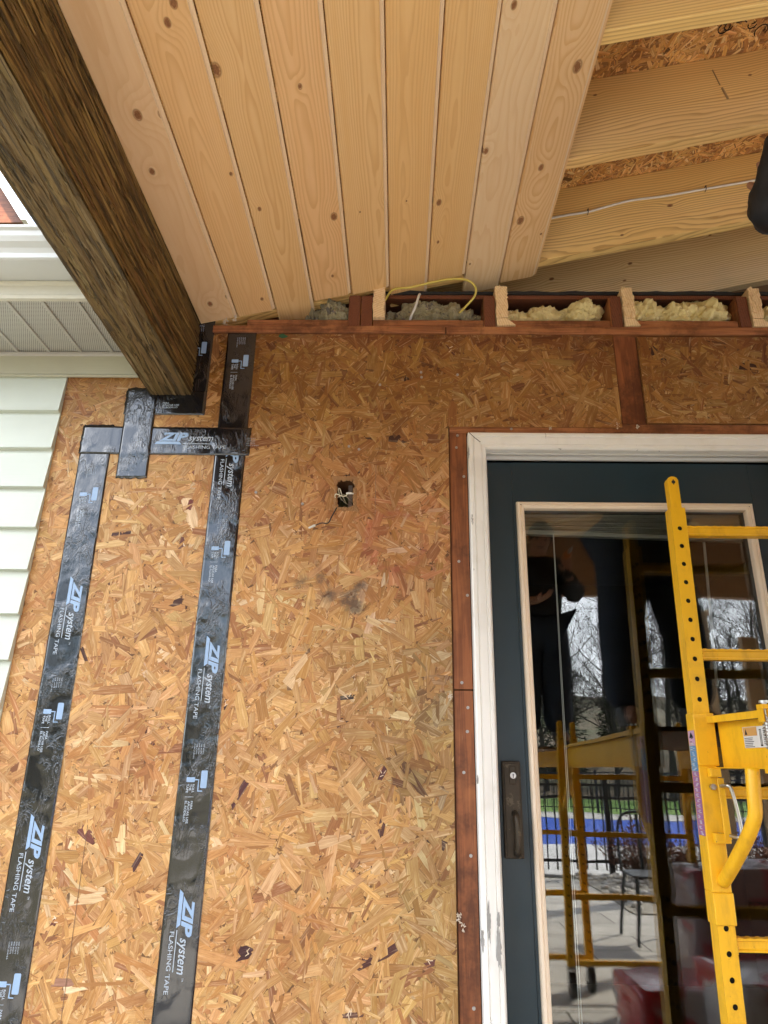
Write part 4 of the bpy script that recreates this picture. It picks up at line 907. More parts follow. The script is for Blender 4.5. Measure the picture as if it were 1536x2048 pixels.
        # sleeve round the post + drop tab
        for fi, (bx, y) in enumerate(((P, yA), (P + shift, yB))):
            xf = x_at(bx + sd * wid); b = MB()
            for (za, zb_, wx) in ((1.335, 1.21, .052), (1.21, .935, .045), (.935, .868, .048)):
                b.add([(xf(z_) + dx, yy, z_) for z_ in (za, zb_) for (dx, yy) in ((-.004, y - .005), (wx - .004, y - .005), (wx - .004, y + .042), (-.004, y + .042))], [(0, 1, 2, 3), (4, 5, 6, 7), (0, 1, 5, 4), (1, 2, 6, 5), (2, 3, 7, 6), (3, 0, 4, 7)])
            b.build('sleeve', 'yellow', t, bevel=.0025)
            dr = -1 if fi == 0 else 1
            xr = xf(1.2)
            g = [(xf(.95) + .024, y + (-.002 if fi == 0 else .042), .957), (xf(.98) + .028, y + dr * .045, .990), (xf(1.0) + .034, y + dr * .115, 1.048), (xf(1.05) + .037, y + dr * .150, 1.082), (xf(1.1) + .041, y + dr * .168, 1.112), (xf(1.1) + .043, y + dr * .172, 1.150), (xf(1.2) + .046, y + dr * .172, 1.207)]
            if sd == 1 or fi == 1: g = [(p_[0] - (.01 if sd else 0) + (p_[1] - y) * shift / L * (0 if fi == 0 else 1), p_[1], p_[2]) for p_ in g]
            MB().tube(smooth_path(g, 5), .0150, 14).build('gusset_tube', 'yellow', t, smooth=True)
    x0 = P - lean * .55
    if detail:
        xs_ = x0 - .006
        # locking lever assembly on the front-left sleeve
        y = yA - .006
        MB().box(xs_ + .018, xs_ + .044, y - .020, y - .001, 1.185, 1.205).box(xs_ + .030, xs_ + .046, y - .024, y - .0205, 1.048, 1.183).box(xs_ + .010, xs_ + .046, y - .020, y - .001, 1.040, 1.062).build('lever_bracket', 'yellow', t, bevel=.002)
        MB().tube(smooth_path([(xs_ + .036, y - .018, 1.165), (xs_ + .042, y - .045, 1.167), (xs_ + .048, y - .050, 1.160), (xs_ + .056, y - .050, 1.11), (xs_ + .058, y - .050, 1.062), (xs_ + .052, y - .046, 1.056), (xs_ + .042, y - .018, 1.058)], 5), .0042, 10).build('lock_handle', 'steel', t, smooth=True)
        MB().disc((xs_ + .024, y - .004, 1.163), .0075, h=.010, seg=6).build('bolt', 'steel', t)
        MB().disc((xs_ + .026, y - .004, 1.056), .0075, h=.010, seg=6).build('bolt', 'steel', t)
        # spring pin through the rail flanges
        yp = yA - .245; xp = x0 + .028 + .125 * .22
        MB().tube([(xp, yp, 1.340), (xp, yp, 1.165)], .0058, 12).tube([(xp, yp, 1.340), (xp, yp, 1.345)], .010, 12).build('lock_pin', 'steel', t)
        hel = [(xp + .0085 * math.cos(k * .7), yp + .0085 * math.sin(k * .7), 1.318 - k * .00076) for k in range(100)]
        MB().tube(hel, .0014, 6).build('spring', 'steel', t)
        MB().box(xp - .011, xp + .010, yp - .013, yp + .013, 1.3275, 1.337).box(xp - .011, xp - .009, yp - .013, yp + .013, 1.300, 1.327).build('pin_bracket', 'yellow', t)
        MB().box(xp - .011, xp + .010, yp - .016, yp + .016, 1.196, 1.2045).box(xp - .0125, xp - .0112, yp - .016, yp + .016, 1.196, 1.212).build('pin_bracket', 'yellow', t)
        # stickers: pictogram strips and illegible fine print
        stw = simple('sticker_white', (.70, .69, .66), .45); stp = simple('sticker_pink', (.60, .36, .50), .45); stb = simple('sticker_blue', (.12, .28, .48), .45); stv = simple('sticker_violet', (.36, .14, .32), .45)
        xw = x0 + .0555 + .0235 - .021
        def wp(y_, z_, o=0.): return (x0 + .056 - .0006 - o + (y_ - yA) / L * shift, y_, z_)
        ya, yb_ = yA - .105, yA - .265
        b = MB(); b.add([wp(ya, 1.250), wp(yb_, 1.250), wp(yb_, 1.296), wp(ya, 1.296)], [(0, 1, 2, 3)]); st = b.build('warning_label', stw, t)
        b = MB(); rg2 = random.Random(4)
        b.add([wp(ya - .002, 1.276, .0004), wp(ya - .055, 1.276, .0004), wp(ya - .055, 1.295, .0004), wp(ya - .002, 1.295, .0004)], [(0, 1, 2, 3)]); b.build('label_header', simple('sticker_orange', (.62, .33, .10), .5), st)
        b = MB()
        for (y0_, n_, zt_, ln) in ((.004, 6, 1.272, .048), (.078, 9, 1.290, .026), (.126, 9, 1.290, .028)):
            for k in range(n_): l_ = ln * rg2.uniform(.6, 1); z_ = zt_ - k * .0038; b.add([wp(ya - y0_, z_, .0008), wp(ya - y0_ - l_, z_, .0008), wp(ya - y0_ - l_, z_ - .0013, .0008), wp(ya - y0_, z_ - .0013, .0008)], [(0, 1, 2, 3)])
        for y0_ in (.064, .112):
            for (p_, q_) in (((0, 1.289), (.008, 1.287)), ((0, 1.256), (.008, 1.253)), ((.001, 1.287), (.0025, 1.256)), ((.0055, 1.287), (.007, 1.256))):
                b.add([wp(ya - y0_ - p_[0], p_[1], .0008), wp(ya - y0_ - q_[0], p_[1], .0008), wp(ya - y0_ - q_[0], q_[1], .0008), wp(ya - y0_ - p_[0], q_[1], .0008)], [(0, 1, 2, 3)])
        b.add([wp(ya - .008, 1.279, .0008), wp(ya - .018, 1.279, .0008), wp(ya - .013, 1.292, .0008)], [(0, 1, 2)]); b.build('label_print', 'dark', st)
        # strip on the outer side of sleeve/post
        zt_ = 1.293
        for k, (h, mm) in enumerate([(.030, stp), (.006, stp), (.012, stb), (.014, stb), (.012, stb), (.012, stb), (.010, stb)] + [(.012, stv)] * 12):
            z_ = zt_ - h + .0006; xl = P - lean * (1.884 - z_) - .0046
            o_ = MB().add([(xl, yA - .003, z_), (xl, yA + .036, z_), (xl, yA + .036, zt_), (xl, yA - .003, zt_)], [(0, 1, 2, 3)]).build('pictogram_label', mm, t)
            b = MB(); rg3 = random.Random(k)
            if k == 0: b.add([(xl - .0005, yA + .004, z_ + .012), (xl - .0005, yA + .030, z_ + .012), (xl - .0005, yA + .017, z_ + .026)], [(0, 1, 2)])
            for q in range(3): yy = yA + .003 + rg3.uniform(0, .015); zz = z_ + .002 + q * (h - .003) / 3.5; b.add([(xl - .0005, yy, zz), (xl - .0005, yy + rg3.uniform(.008, .016), zz), (xl - .0005, yy + .012, zz + .0016), (xl - .0005, yy, zz + .0016)], [(0, 1, 2, 3)])
            b.build('label_print', stw if k else M['dark'], o_); zt_ -= h
    # deck
    vs = [(P + .03, yA - .03, 1.312), (P + wid - .01, yA - .03, 1.312), (P + wid - .01 + shift, yB + .05, 1.312), (P + .03 + shift, yB + .05, 1.312)]
    vs += [(q[0], q[1], q[2] + .014) for q in vs]
    MB().add(vs, [(0, 1, 2, 3), (4, 5, 6, 7), (0, 1, 5, 4), (1, 2, 6, 5), (2, 3, 7, 6), (3, 0, 4, 7)]).build('deck', simple('worn_plywood', (.20, .12, .06), .8, nscale=60, namt=.6), t)
    return t
scaffold('yellow perforated rolling scaffold standing right in front of the door', .750, .018, .74, -.15, -2.50, .25, 1.326)
scaffold('yellow scaffold further out on the patio, seen only as a reflection', .40, .0, .70, -2.62, -4.45, .0, 1.326, detail=False)

# ================================================================== PEOPLE
def skin(name, nodes, edges, mat, parent=None, sub=2, root=0):
    keys = list(nodes); me = bpy.data.meshes.new(name); me.from_pydata([nodes[k][0] for k in keys], [(keys.index(a), keys.index(b_)) for a, b_ in edges], [])
    o = bpy.data.objects.new(name, me); COL.objects.link(o); md = o.modifiers.new('s', 'SKIN'); md.use_smooth_shade = True
    for i, k in enumerate(keys):
        r = nodes[k][1]; r = (r, r) if not isinstance(r, tuple) else r; me.skin_vertices[0].data[i].radius = r; me.skin_vertices[0].data[i].use_root = (i == root)
    ss = o.modifiers.new('u', 'SUBSURF'); ss.levels = sub; ss.render_levels = sub
    bpy.context.view_layer.update(); m2 = bpy.data.meshes.new_from_object(o.evaluated_get(bpy.context.evaluated_depsgraph_get()))
    bpy.data.objects.remove(o); m2.materials.clear(); m2.materials.append(mat); m2.name = name
    m2.polygons.foreach_set('use_smooth', [True] * len(m2.polygons)); o = bpy.data.objects.new(name, m2); COL.objects.link(o)
    if parent: o.parent = parent; o.matrix_parent_inverse = Matrix.Translation(-parent.location)
    return o
SK = simple('skin', (.45, .24, .16), .55, nscale=80, namt=.15); JK = simple('black_jacket', (.009, .010, .015), .7, nscale=420, namt=.5, bump=.35, bd=.0012)
JN = simple('dark_jeans', (.028, .045, .080), .85, nscale=200, namt=.4, bump=.4); BT = simple('black_boot', (.014, .013, .012), .5); HR = simple('dark_hair', (.02, .014, .01), .7)
def person(label, J, look, bulk=1.):
    P = lambda k: Vector(J[k]); mid = lambda a, c, t: P(a).lerp(P(c), t)
    t = thing('person', label, 'person', J['root'], None)
    n = dict(pelvis=(P('pelvis'), .13), waist=(mid('pelvis', 'chest', .45), .12), chest=(P('chest'), .145), neck0=(P('neck') - (P('neck') - P('chest')) * .35, .085), neck=(P('neck'), .055), skull0=(P('head') - (P('head') - P('neck')).normalized() * .05, .062), head=(P('head'), (.075, .09)), crown=(P('head') + (P('head') - P('neck')).normalized() * .075, .065))
    e = [('pelvis', 'waist'), ('waist', 'chest'), ('chest', 'neck0'), ('neck0', 'neck'), ('neck', 'skull0'), ('skull0', 'head'), ('head', 'crown')]
    for s in 'lr':
        n.update({s + 'sh': (P(s + 'sh'), .062), s + 'el': (P(s + 'el'), .043), s + 'wr': (P(s + 'wr'), .028), s + 'palm': (P(s + 'wr') + (P(s + 'hand') - P(s + 'wr')) * .6, (.036, .018)),
                  s + 'hip': (P(s + 'hip'), .088), s + 'kn': (P(s + 'kn'), .058), s + 'cf': (mid(s + 'kn', s + 'an', .35), .056), s + 'an': (P(s + 'an'), .040), s + 'toe': (P(s + 'toe'), .036)})
        e += [('neck0', s + 'sh'), (s + 'sh', s + 'el'), (s + 'el', s + 'wr'), (s + 'wr', s + 'palm'), ('pelvis', s + 'hip'), (s + 'hip', s + 'kn'), (s + 'kn', s + 'cf'), (s + 'cf', s + 'an'), (s + 'an', s + 'toe')]
        d = (P(s + 'hand') - P(s + 'wr')).normalized(); side = d.cross(Vector((0, 0, 1))).normalized(); cur = side.cross(d)
        pc = n[s + 'palm'][0]
        for q, (o_, L_) in enumerate(((-.026, .070), (-.009, .078), (.009, .073), (.025, .058))):
            b0 = pc + side * o_ + d * .028; n[s + 'f%d0' % q] = (b0, .0105); n[s + 'f%d1' % q] = (b0 + d * L_ * .5 + cur * .010, .009); n[s + 'f%d2' % q] = (b0 + d * L_ * .75 + cur * .032, .0078)
            e += [(s + 'palm', s + 'f%d0' % q), (s + 'f%d0' % q, s + 'f%d1' % q), (s + 'f%d1' % q, s + 'f%d2' % q)]
        b0 = pc - side * .030 - d * .006; n[s + 't0'] = (b0 - side * .010, .012); n[s + 't1'] = (b0 - side * .030 + d * .030 + cur * .014, .0095); e += [(s + 'palm', s + 't0'), (s + 't0', s + 't1')]
    n = {k: (tuple(v[0]), v[1]) for k, v in n.items()}
    body = skin('body', n, e, SK, t)
    # jacket
    jn = {k: (n[k][0], v) for k, v in dict(pelvis=.150, waist=.150, chest=.170, neck0=.105).items()}; je = [('pelvis', 'waist'), ('waist', 'chest'), ('chest', 'neck0')]
    jn['col'] = (tuple(mid('chest', 'neck', .9)), .068); je.append(('neck0', 'col'))
    for s in 'lr': jn.update({s + 'sh': (n[s + 'sh'][0], .082), s + 'ua': (tuple(mid(s + 'sh', s + 'el', .5)), .068), s + 'el': (n[s + 'el'][0], .062), s + 'fa': (tuple(mid(s + 'el', s + 'wr', .5)), .050), s + 'wr': (tuple(mid(s + 'el', s + 'wr', .95)), .037)}); je += [('neck0', s + 'sh'), (s + 'sh', s + 'ua'), (s + 'ua', s + 'el'), (s + 'el', s + 'fa'), (s + 'fa', s + 'wr')]
    jn = {k: (v[0], v[1] * bulk) for k, v in jn.items()}
    jo = skin('jacket', jn, je, JK, t, sub=3)
    for v in jo.data.vertices: 
        q_ = v.co; fold = math.sin(q_.z * 95 + 6 * mnoise.noise(q_ * 9)) * .5 + .5
        v.co += Vector(v.normal) * (.016 * mnoise.noise(q_ * 12) + .009 * fold * (.4 + abs(mnoise.noise(q_ * 6))) + .006 * mnoise.noise(q_ * 38) - .006)
    tn = {'pelvis': (n['pelvis'][0], .142)}; te = []
    for s in 'lr': tn.update({s + 'hip': (n[s + 'hip'][0], .118), s + 'th': (tuple(mid(s + 'hip', s + 'kn', .5)), .105), s + 'kn': (n[s + 'kn'][0], .084), s + 'cf': (n[s + 'cf'][0], .080), s + 'an': (tuple(mid(s + 'kn', s + 'an', 1.04)), .074)}); te += [('pelvis', s + 'hip'), (s + 'hip', s + 'th'), (s + 'th', s + 'kn'), (s + 'kn', s + 'cf'), (s + 'cf', s + 'an')]
    tn = {k: (v[0], v[1] * (max(bulk, 1.2) if k[1:] in ('kn', 'cf', 'an') else (1.05 if bulk < 1.1 else bulk))) for k, v in tn.items()}
    jo = skin('jeans', tn, te, JN, t)
    for v in jo.data.vertices: v.co += Vector(v.normal) * (.007 * mnoise.noise(v.co * 12))
    for s in 'lr':
        a = P(s + 'an'); c = P(s + 'toe'); h = a + (a - c) * .35; h.z = c.z
        skin('boot', dict(a=(tuple(a + Vector((0, 0, .04))), .052), b=(tuple(a - Vector((0, 0, .025))), .052), c=(tuple(h), (.040, .038)), d=(tuple((a + c) / 2 - Vector((0, 0, .02))), .044), e=(tuple(c), (.042, .034))), [('a', 'b'), ('b', 'c'), ('b', 'd'), ('d', 'e')], BT, t, root=1)
    # face: nose, ears, eyes, mouth; hair
    up_ = (P('head') - P('neck')).normalized(); f = (Vector(look) - up_ * Vector(look).dot(up_)).normalized(); sd = f.cross(up_); hc = P('head')
    b = MB(); b.tube([hc + f * .080 + up_ * .020, hc + f * .100 - up_ * .012, hc + f * .086 - up_ * .022], [.007, .013, .008], 8)
    for s in (-1, 1): b.add(*blob(hc + sd * s * .078 - f * .005, (.010, .016, .028), 1, 2, .1))
    b.build('face_relief', SK, body, smooth=True)
    b = MB()
    for s in (-1, 1): b.add(*blob(hc + f * .082 + sd * s * .030 + up_ * .012, (.010, .010, .007), 2, 2, 0))
    b.tube([hc + f * .080 - up_ * .045 - sd * .022, hc + f * .086 - up_ * .046, hc + f * .080 - up_ * .045 + sd * .022], .004, 6)
    b.build('eyes_and_mouth', HR, body, smooth=True)
    vs, fs = blob((0, 0, 0), (1, 1, 1), 5, 3, .06); vs = [tuple(hc + up_ * .045 - f * .022 + Vector(v) * .088) for v in vs]; MB().add(vs, fs).build('hair', HR, t, smooth=True)
    return t
DZ = 1.327
person('worker in black jacket on the near scaffold, black sleeve at top right', dict(root=(1.03, -.76, DZ), pelvis=(1.03, -.82, 2.12), chest=(1.04, -.74, 2.43), neck=(1.04, -.68, 2.62), head=(1.04, -.65, 2.76),
    lsh=(.905, -.70, 2.55), lel=(.893, -.62, 2.455), lwr=(.98, -.50, 2.66), lhand=(1.02, -.47, 2.76), rsh=(1.21, -.70, 2.55), rel=(1.34, -.60, 2.56), rwr=(1.28, -.50, 2.78), rhand=(1.26, -.46, 2.88),
    lhip=(.955, -.81, 2.08), lkn=(.905, -.74, 1.74), lan=(.905, -.78, DZ + .10), ltoe=(.895, -.64, DZ + .035), rhip=(1.11, -.81, 2.08), rkn=(1.16, -.76, 1.74), ran=(1.18, -.80, DZ + .10), rtoe=(1.20, -.66, DZ + .035)), (0, 1, .4), 1.03)
person('worker with a drill standing behind, seen only in the door glass', dict(root=(.98, -2.80, DZ), pelvis=(.98, -2.84, 2.15), chest=(.95, -2.78, 2.44), neck=(.98, -2.70, 2.60), head=(1.00, -2.66, 2.72),
    lsh=(.80, -2.76, 2.52), lel=(.72, -2.66, 2.28), lwr=(.90, -2.52, 2.25), lhand=(.98, -2.47, 2.27), rsh=(1.12, -2.76, 2.52), rel=(1.22, -2.64, 2.32), rwr=(1.14, -2.50, 2.42), rhand=(1.12, -2.44, 2.50),
    lhip=(.90, -2.83, 2.11), lkn=(.87, -2.76, 1.75), lan=(.86, -2.82, DZ + .10), ltoe=(.84, -2.69, DZ + .035), rhip=(1.05, -2.83, 2.11), rkn=(1.07, -2.76, 1.75), ran=(1.08, -2.82, DZ + .10), rtoe=(1.10, -2.69, DZ + .035)), (-.1, 1, -.2), 1.36)
dr = thing('drill', 'orange cordless drill held by the worker in the reflection', 'drill', (1.12, -2.42, 2.5))
OR = simple('orange_plastic', (.55, .16, .02), .4)
MB().tube([(1.12, -2.50, 2.535), (1.12, -2.40, 2.545), (1.12, -2.36, 2.548)], [.028, .028, .018], 14).build('motor_housing', OR, dr, smooth=True)
MB().box(1.105, 1.135, -2.485, -2.445, 2.43, 2.53).box(1.095, 1.145, -2.50, -2.42, 2.40, 2.43).build('grip', 'black', dr, bevel=.004)
MB().tube([(1.12, -2.36, 2.548), (1.12, -2.31, 2.55), (1.12, -2.25, 2.552)], [.014, .012, .004], 10).build('chuck', 'steel', dr)

# ================================================================== GROUNDS (mirrored in the glass)
def ground_mat(name, a, c, sc_=4., rough=.9, third=None):
    t = NT(name); p = t.pos(); n = t.noise(t.vec(*p), sc_, 6., .65); f = t.noise(t.vec(*p), sc_ * 30, 3.)
    col = t.mix(t.step(n, .4, .65), a, c); col = t.mix(f * .4, col, tuple(q * .5 for q in a))
    if third: col = t.mix(t.step(t.noise(t.vec(p[0] + 5., p[1], p[2]), sc_ * 3, 5.), .6, .66), col, third)
    return t.bsdf(col, rough)
def sheet(name, x0, x1, y0, y1, z, mat, kind='structure'):
    o = MB().box(x0, x1, y0, y1, z - .05, z).build(name, mat); o['kind'] = kind; return o
sheet('ground', -300, 300, -300, 300, -.03, ground_mat('dull_turf', (.11, .10, .05), (.17, .15, .08), .8))
def paver():
    t = NT('concrete_pavers'); p = t.pos(); br = t.n('ShaderNodeTexBrick'); t.put(br.inputs['Vector'], t.vec(p[0], p[1] + p[0] * .0, 0.)); br.inputs['Scale'].default_value = 1.; br.inputs['Brick Width'].default_value = .9; br.inputs['Row Height'].default_value = .45
    br.inputs['Mortar Size'].default_value = .007; br.inputs['Color1'].default_value = (.52, .50, .46, 1); br.inputs['Color2'].default_value = (.44, .42, .385, 1); br.inputs['Mortar'].default_value = (.07, .065, .06, 1)
    n = t.noise(t.vec(*p), 3., 5.); c = t.mix(t.step(n, .35, .7) * .4, br.outputs[0], (.25, .24, .22)); return t.bsdf(c, .85)
sheet('patio', -2.2, 6.0, -7.0, -.02, 0., paver())
sheet('pool_deck', -1.5, 30, -10.7, -7.3, .002, ground_mat('pale_pool_deck', (.66, .66, .66), (.55, .55, .54), 1.5))
sheet('gravel_bed', 2.1, 6.0, -7.25, -4.9, .012, ground_mat('river_gravel', (.30, .27, .22), (.50, .47, .42), 9.))
sheet('pool', -1.5, 30, -17.2, -10.75, -.005, simple('blue_pool_cover', (.010, .09, .58), .35, nscale=3, namt=.6, bump=.4, bd=.05))
sheet('far_pool_deck', -1.5, 30, -19.6, -17.25, .003, ground_mat('pale_pool_deck', (.55, .54, .52), (.42, .41, .40), 1.5))
sheet('lawn', -1.5, 60, -29.5, -19.65, .004, ground_mat('green_lawn', (.12, .26, .03), (.20, .33, .06), 1.3))
b = MB(); N = 40; V = []; Fs = []
for i in range(N + 1):
    for j in range(12):
        x = -90 + 260 * i / N; y = -29.5 - j * 7; z = .0 + 11.5 * (j / 11) ** 1.0 + 1.2 * mnoise.noise(Vector((x * .05, y * .07, 0))) * min(1, j / 3); V.append((x, y, z))
for i in range(N):
    for j in range(11): Fs.append((i * 12 + j, i * 12 + j + 1, (i + 1) * 12 + j + 1, (i + 1) * 12 + j))
o = MB().add(V, Fs).build('hill', ground_mat('leaf_litter_bank', (.13, .095, .055), (.075, .10, .035), .25, third=(.22, .17, .11)), smooth=True); o['kind'] = 'structure'
# pebbles
rg = random.Random(9); b = MB()
for k in range(900):
    x = rg.uniform(2.15, 5.9); y = rg.uniform(-7.2, -4.95); s = rg.uniform(.02, .05); vs, fs = blob((x, y, .012 + s * .35), (s, s * .8, s * .6), k % 17, 1, .15); b.add(vs, fs)
o = b.build('pebbles', simple('white_pebble', (.66, .62, .56), .7, nscale=30, namt=.6), smooth=True); o['kind'] = 'stuff'
tag(o, 'white river pebbles covering the bed beside the patio', 'pebbles')
# fences
FM = simple('black_aluminium', (.012, .012, .012), .4)
def fence(x0, x1, y, label, sp=.115, h=1.02, post=1.9):
    t = thing('pool_fence', label, 'fence', (x0, y, 0), 'black pool fences'); b = MB()
    n = int((x1 - x0) / sp)
    for k in range(n): x = x0 + (k + .5) * sp; b.box(x - .008, x + .008, y - .008, y + .008, .05, h - .02)
    b.build('pickets', FM, t); b = MB()
    for z in (.12, h - .17, h - .03): b.box(x0, x1, y - .012, y + .012, z, z + .03)
    b.build('rails', FM, t)
    k = 0
    while x0 + k * post <= x1 + .01: x = x0 + k * post; MB().box(x - .03, x + .03, y - .03, y + .03, 0, h + .06).build('fence_post', FM, t); k += 1
fence(-1.2, 12.6, -7.35, 'black picket fence on the patio side of the pool')
fence(-1.4, 26.0, -19.9, 'black picket fence on the lawn side of the pool', .13, 1.1, 2.4)
# shrubs
def shrub(x, y, s, seed, label):
    t = thing('shrub', label, 'shrub', (x, y, 0), 'bare shrubs by the gravel bed'); rg = random.Random(seed); b = MB(); l = MB()
    for k in range(90):
        a = rg.uniform(0, 2 * PI); el = rg.uniform(.5, 1.4); L = s * rg.uniform(.6, 1.); p = Vector((x, y, .02)); d = Vector((math.cos(a) * math.cos(el), math.sin(a) * math.cos(el), math.sin(el)))
        q = p + d * L * .5; r = q + (d + Vector((rg.uniform(-.4, .4), rg.uniform(-.4, .4), rg.uniform(-.1, .3)))).normalized() * L * .5; b.tube([p, q, r], [.006, .004, .0015], 4)
        for m_ in range(10):
            c = q.lerp(r, rg.random()) + Vector([rg.uniform(-.03, .03) for _ in range(3)]); u = Vector([rg.uniform(-1, 1) for _ in range(3)]).normalized() * .018; v = u.cross(Vector([rg.uniform(-1, 1) for _ in range(3)])).normalized() * .011
            l.add([c - u, c + v, c + u, c - v], [(0, 1, 2, 3)])
    b.build('twigs', simple('twig_brown', (.12, .065, .04), .9), t); l.build('dry_leaves', simple('dry_leaf_red', (.22, .09, .05), .8), t)
shrub(2.75, -6.7, .75, 1, 'dry reddish shrub left of the tan post in the reflection'); shrub(4.0, -6.4, .6, 2, 'dry shrub right of the tan post in the reflection'); shrub(3.35, -6.9, .5, 3, 'lowest dry shrub, close to the fence')
# posts out by the fence
for (x, y, r, lb, mat_) in ((3.72, -6.6, .085, 'square tan timber post standing in the gravel bed', PM),):
    o = thing('garden_post', lb, 'post', (x, y, 0)); MB().box(x - r, x + r, y - r, y + r, 0, 3.0).build('shaft', mat_, o, bevel=.006); MB().box(x - r - .02, x + r + .02, y - r - .02, y + r + .02, 3.002, 3.06).build('cap', mat_, o, bevel=.006)
# trees
BK = simple('grey_bark', (.06, .05, .04), .95, nscale=30, namt=.7, bump=.8, bd=.01)
def make_tree(seed, H, label):
    t = thing('bare_tree', label, 'tree', (0, 0, 0), 'bare winter trees behind the pool'); rg = random.Random(seed); tr = MB(); br = MB(); r0 = H * .014
    tops = [Vector((0, 0, -.3))]; d = Vector((0, 0, 1))
    for k in range(7): d = (d + Vector((rg.uniform(-.09, .09), rg.uniform(-.09, .09), 0))).normalized(); tops.append(tops[-1] + d * H * .11)
    rad = [r0 * (1 - .11 * k) for k in range(len(tops))]; tr.tube(tops, rad, 8)
    def grow(p, d, L, r, dep):
        n = 4; pts = [p]; dd = d
        for k in range(n): dd = (dd + Vector((rg.uniform(-.22, .22), rg.uniform(-.22, .22), rg.uniform(-.05, .20)))).normalized(); pts.append(pts[-1] + dd * L / n)
        br.tube(pts, [r * (1 - .18 * k) for k in range(n + 1)], 3 if dep else 4, caps=False)
        if dep >= 3: return
        for k in range(5 if dep < 2 else 4):
            i = rg.randint(1, n); a = rg.uniform(0, 2 * PI); e_ = rg.uniform(.4, .9); o_ = dd.orthogonal().normalized(); o_.rotate(Matrix.Rotation(a, 3, dd)); grow(pts[i], (dd * math.cos(e_) + o_ * math.sin(e_)).normalized(), L * rg.uniform(.45, .68), r * .5, dep + 1)
    for k in range(15):
        i = rg.randint(2, 7); a = rg.uniform(0, 2 * PI); grow(tops[i].lerp(tops[i - 1], rg.random()), Vector((math.cos(a), math.sin(a), rg.uniform(.5, 1.3))).normalized(), H * rg.uniform(.18, .34), rad[i] * .42, 0)
    tr.build('trunk', BK, t); br.build('branches', BK, t); return t
T = [make_tree(s, h, 'x') for s, h in ((1, 11), (2, 13), (3, 9.5))]
def copy_thing(o, loc, label, sc_=1., rz=0.):
    c = o.copy(); COL.objects.link(c); c.location = loc; c['label'] = label; c.scale = (sc_, sc_, sc_); c.rotation_euler = (0, 0, rz)
    for ch in list(o.children):
        d = ch.copy(); COL.objects.link(d); d.parent = c; d.matrix_parent_inverse = Matrix.Identity(4)
    return c
rg = random.Random(77); k = 0
words = ['slim', 'forked', 'leaning', 'tall', 'short', 'crooked', 'spreading', 'narrow']
for row, (y, n, x0, x1) in enumerate(((-31, 9, 2, 21), (-38, 11, 1, 28), (-47, 12, 0, 36))):
    for i in range(n):
        x = x0 + (x1 - x0) * (i + rg.uniform(.1, .9)) / n; yy = y + rg.uniform(-2, 2); z = 0. if row == 0 else (.8 if row == 1 else 2.2)
        lab = 'bare tree, %s from the left in the %s row behind the lawn' % (['first', 'second', 'third', 'fourth', 'fifth', 'sixth', 'seventh', 'eighth', 'ninth', 'tenth', 'eleventh', 'twelfth'][i], ['front', 'middle', 'back'][row])
        if k < 3: T[k].location = (x, yy, z); T[k]['label'] = lab
        else: copy_thing(T[k % 3], (x, yy, z), lab, rg.uniform(.85, 1.2), rg.uniform(0, 6))
        k += 1
# dark steel patio chair seen through the scaffold in the reflection
CH = simple('grey_metal_chair', (.06, .065, .07), .45, metal=.4)
ch = thing('metal_chair', 'grey metal bistro chair with an open hoop back on the patio', 'chair', (1.95, -3.9, 0))
b = MB(); X, Y = 1.95, -3.9
MB().box(X - .19, X + .19, Y - .19, Y + .19, .44, .455).build('seat', CH, ch, bevel=.006)
MB().tube(smooth_path([(X - .18, Y - .18, .45), (X - .17, Y - .22, .72), (X - .10, Y - .24, .86), (X + .10, Y - .24, .86), (X + .17, Y - .22, .72), (X + .18, Y - .18, .45)], 6), .012, 8).tube([(X, Y - .19, .455), (X, Y - .24, .86)], .014, 6).build('backrest', CH, ch, smooth=True)
for sx in (-1, 1):
    for sy in (-1, 1): MB().tube([(X + sx * .16, Y + sy * .16, .442), (X + sx * .21, Y + sy * .22, .003)], [.016, .012], 6).build('leg', CH, ch)
# bags of insulation wrapped in red and clear film
def bag_mat(name, a, c):
    t = NT(name); p = t.pos(); n = t.noise(t.vec(p[0] * 9., p[1] * 9., p[2] * 5.), 1., 4., .6, 1.); s = t.step(t.noise(t.vec(*p), 3.2, 2.), .56, .60)
    return t.bsdf(t.mix(s, a, c), .22, bump=n, bdist=.02, bstr=.8, coat=.4)
RB = bag_mat('red_white_film', (.42, .012, .02), (.55, .52, .52)); PB = bag_mat('pink_grey_film', (.30, .24, .25), (.38, .10, .12))
def bag(c, s, mat_, seed, label, name='insulation_bag'):
    bm = bmesh.new(); bmesh.ops.create_cube(bm, size=1.); bmesh.ops.subdivide_edges(bm, edges=bm.edges, cuts=7, use_grid_fill=True)
    for v in bm.verts:
        d = v.co; k_ = Vector((d.x, d.y, d.z)); r = max(abs(d.x), abs(d.y), abs(d.z)) * 2; q = d.normalized() * .5; d2 = d.lerp(q, .35); n_ = mnoise.fractal(d * 5 + Vector((seed, 0, 0)), .8, 2., 3) * .09
        v.co = Vector((c[0] + (d2.x * (1 + n_)) * s[0], c[1] + d2.y * (1 + n_) * s[1], c[2] + max(-.5, d2.z * (1 + n_ * .5)) * s[2]))
    vs = [tuple(v.co) for v in bm.verts]; fs = [tuple(v.index for v in f.verts) for f in bm.faces]; bm.free()
    t = thing(name, label, 'bag', (c[0], c[1], c[2] - s[2] / 2), 'bags of insulation on the patio'); MB().add(vs, fs).build('film', mat_, t, smooth=True); return t
bag((1.78, -1.50, .19), (.85, .60, .42), RB, 1, 'red and white plastic insulation bag lowest and nearest the door')
t = bag((2.02, -2.35, .36), (.95, .42, .72), PB, 2, 'tall greyish pink insulation package standing upright')
b = MB()
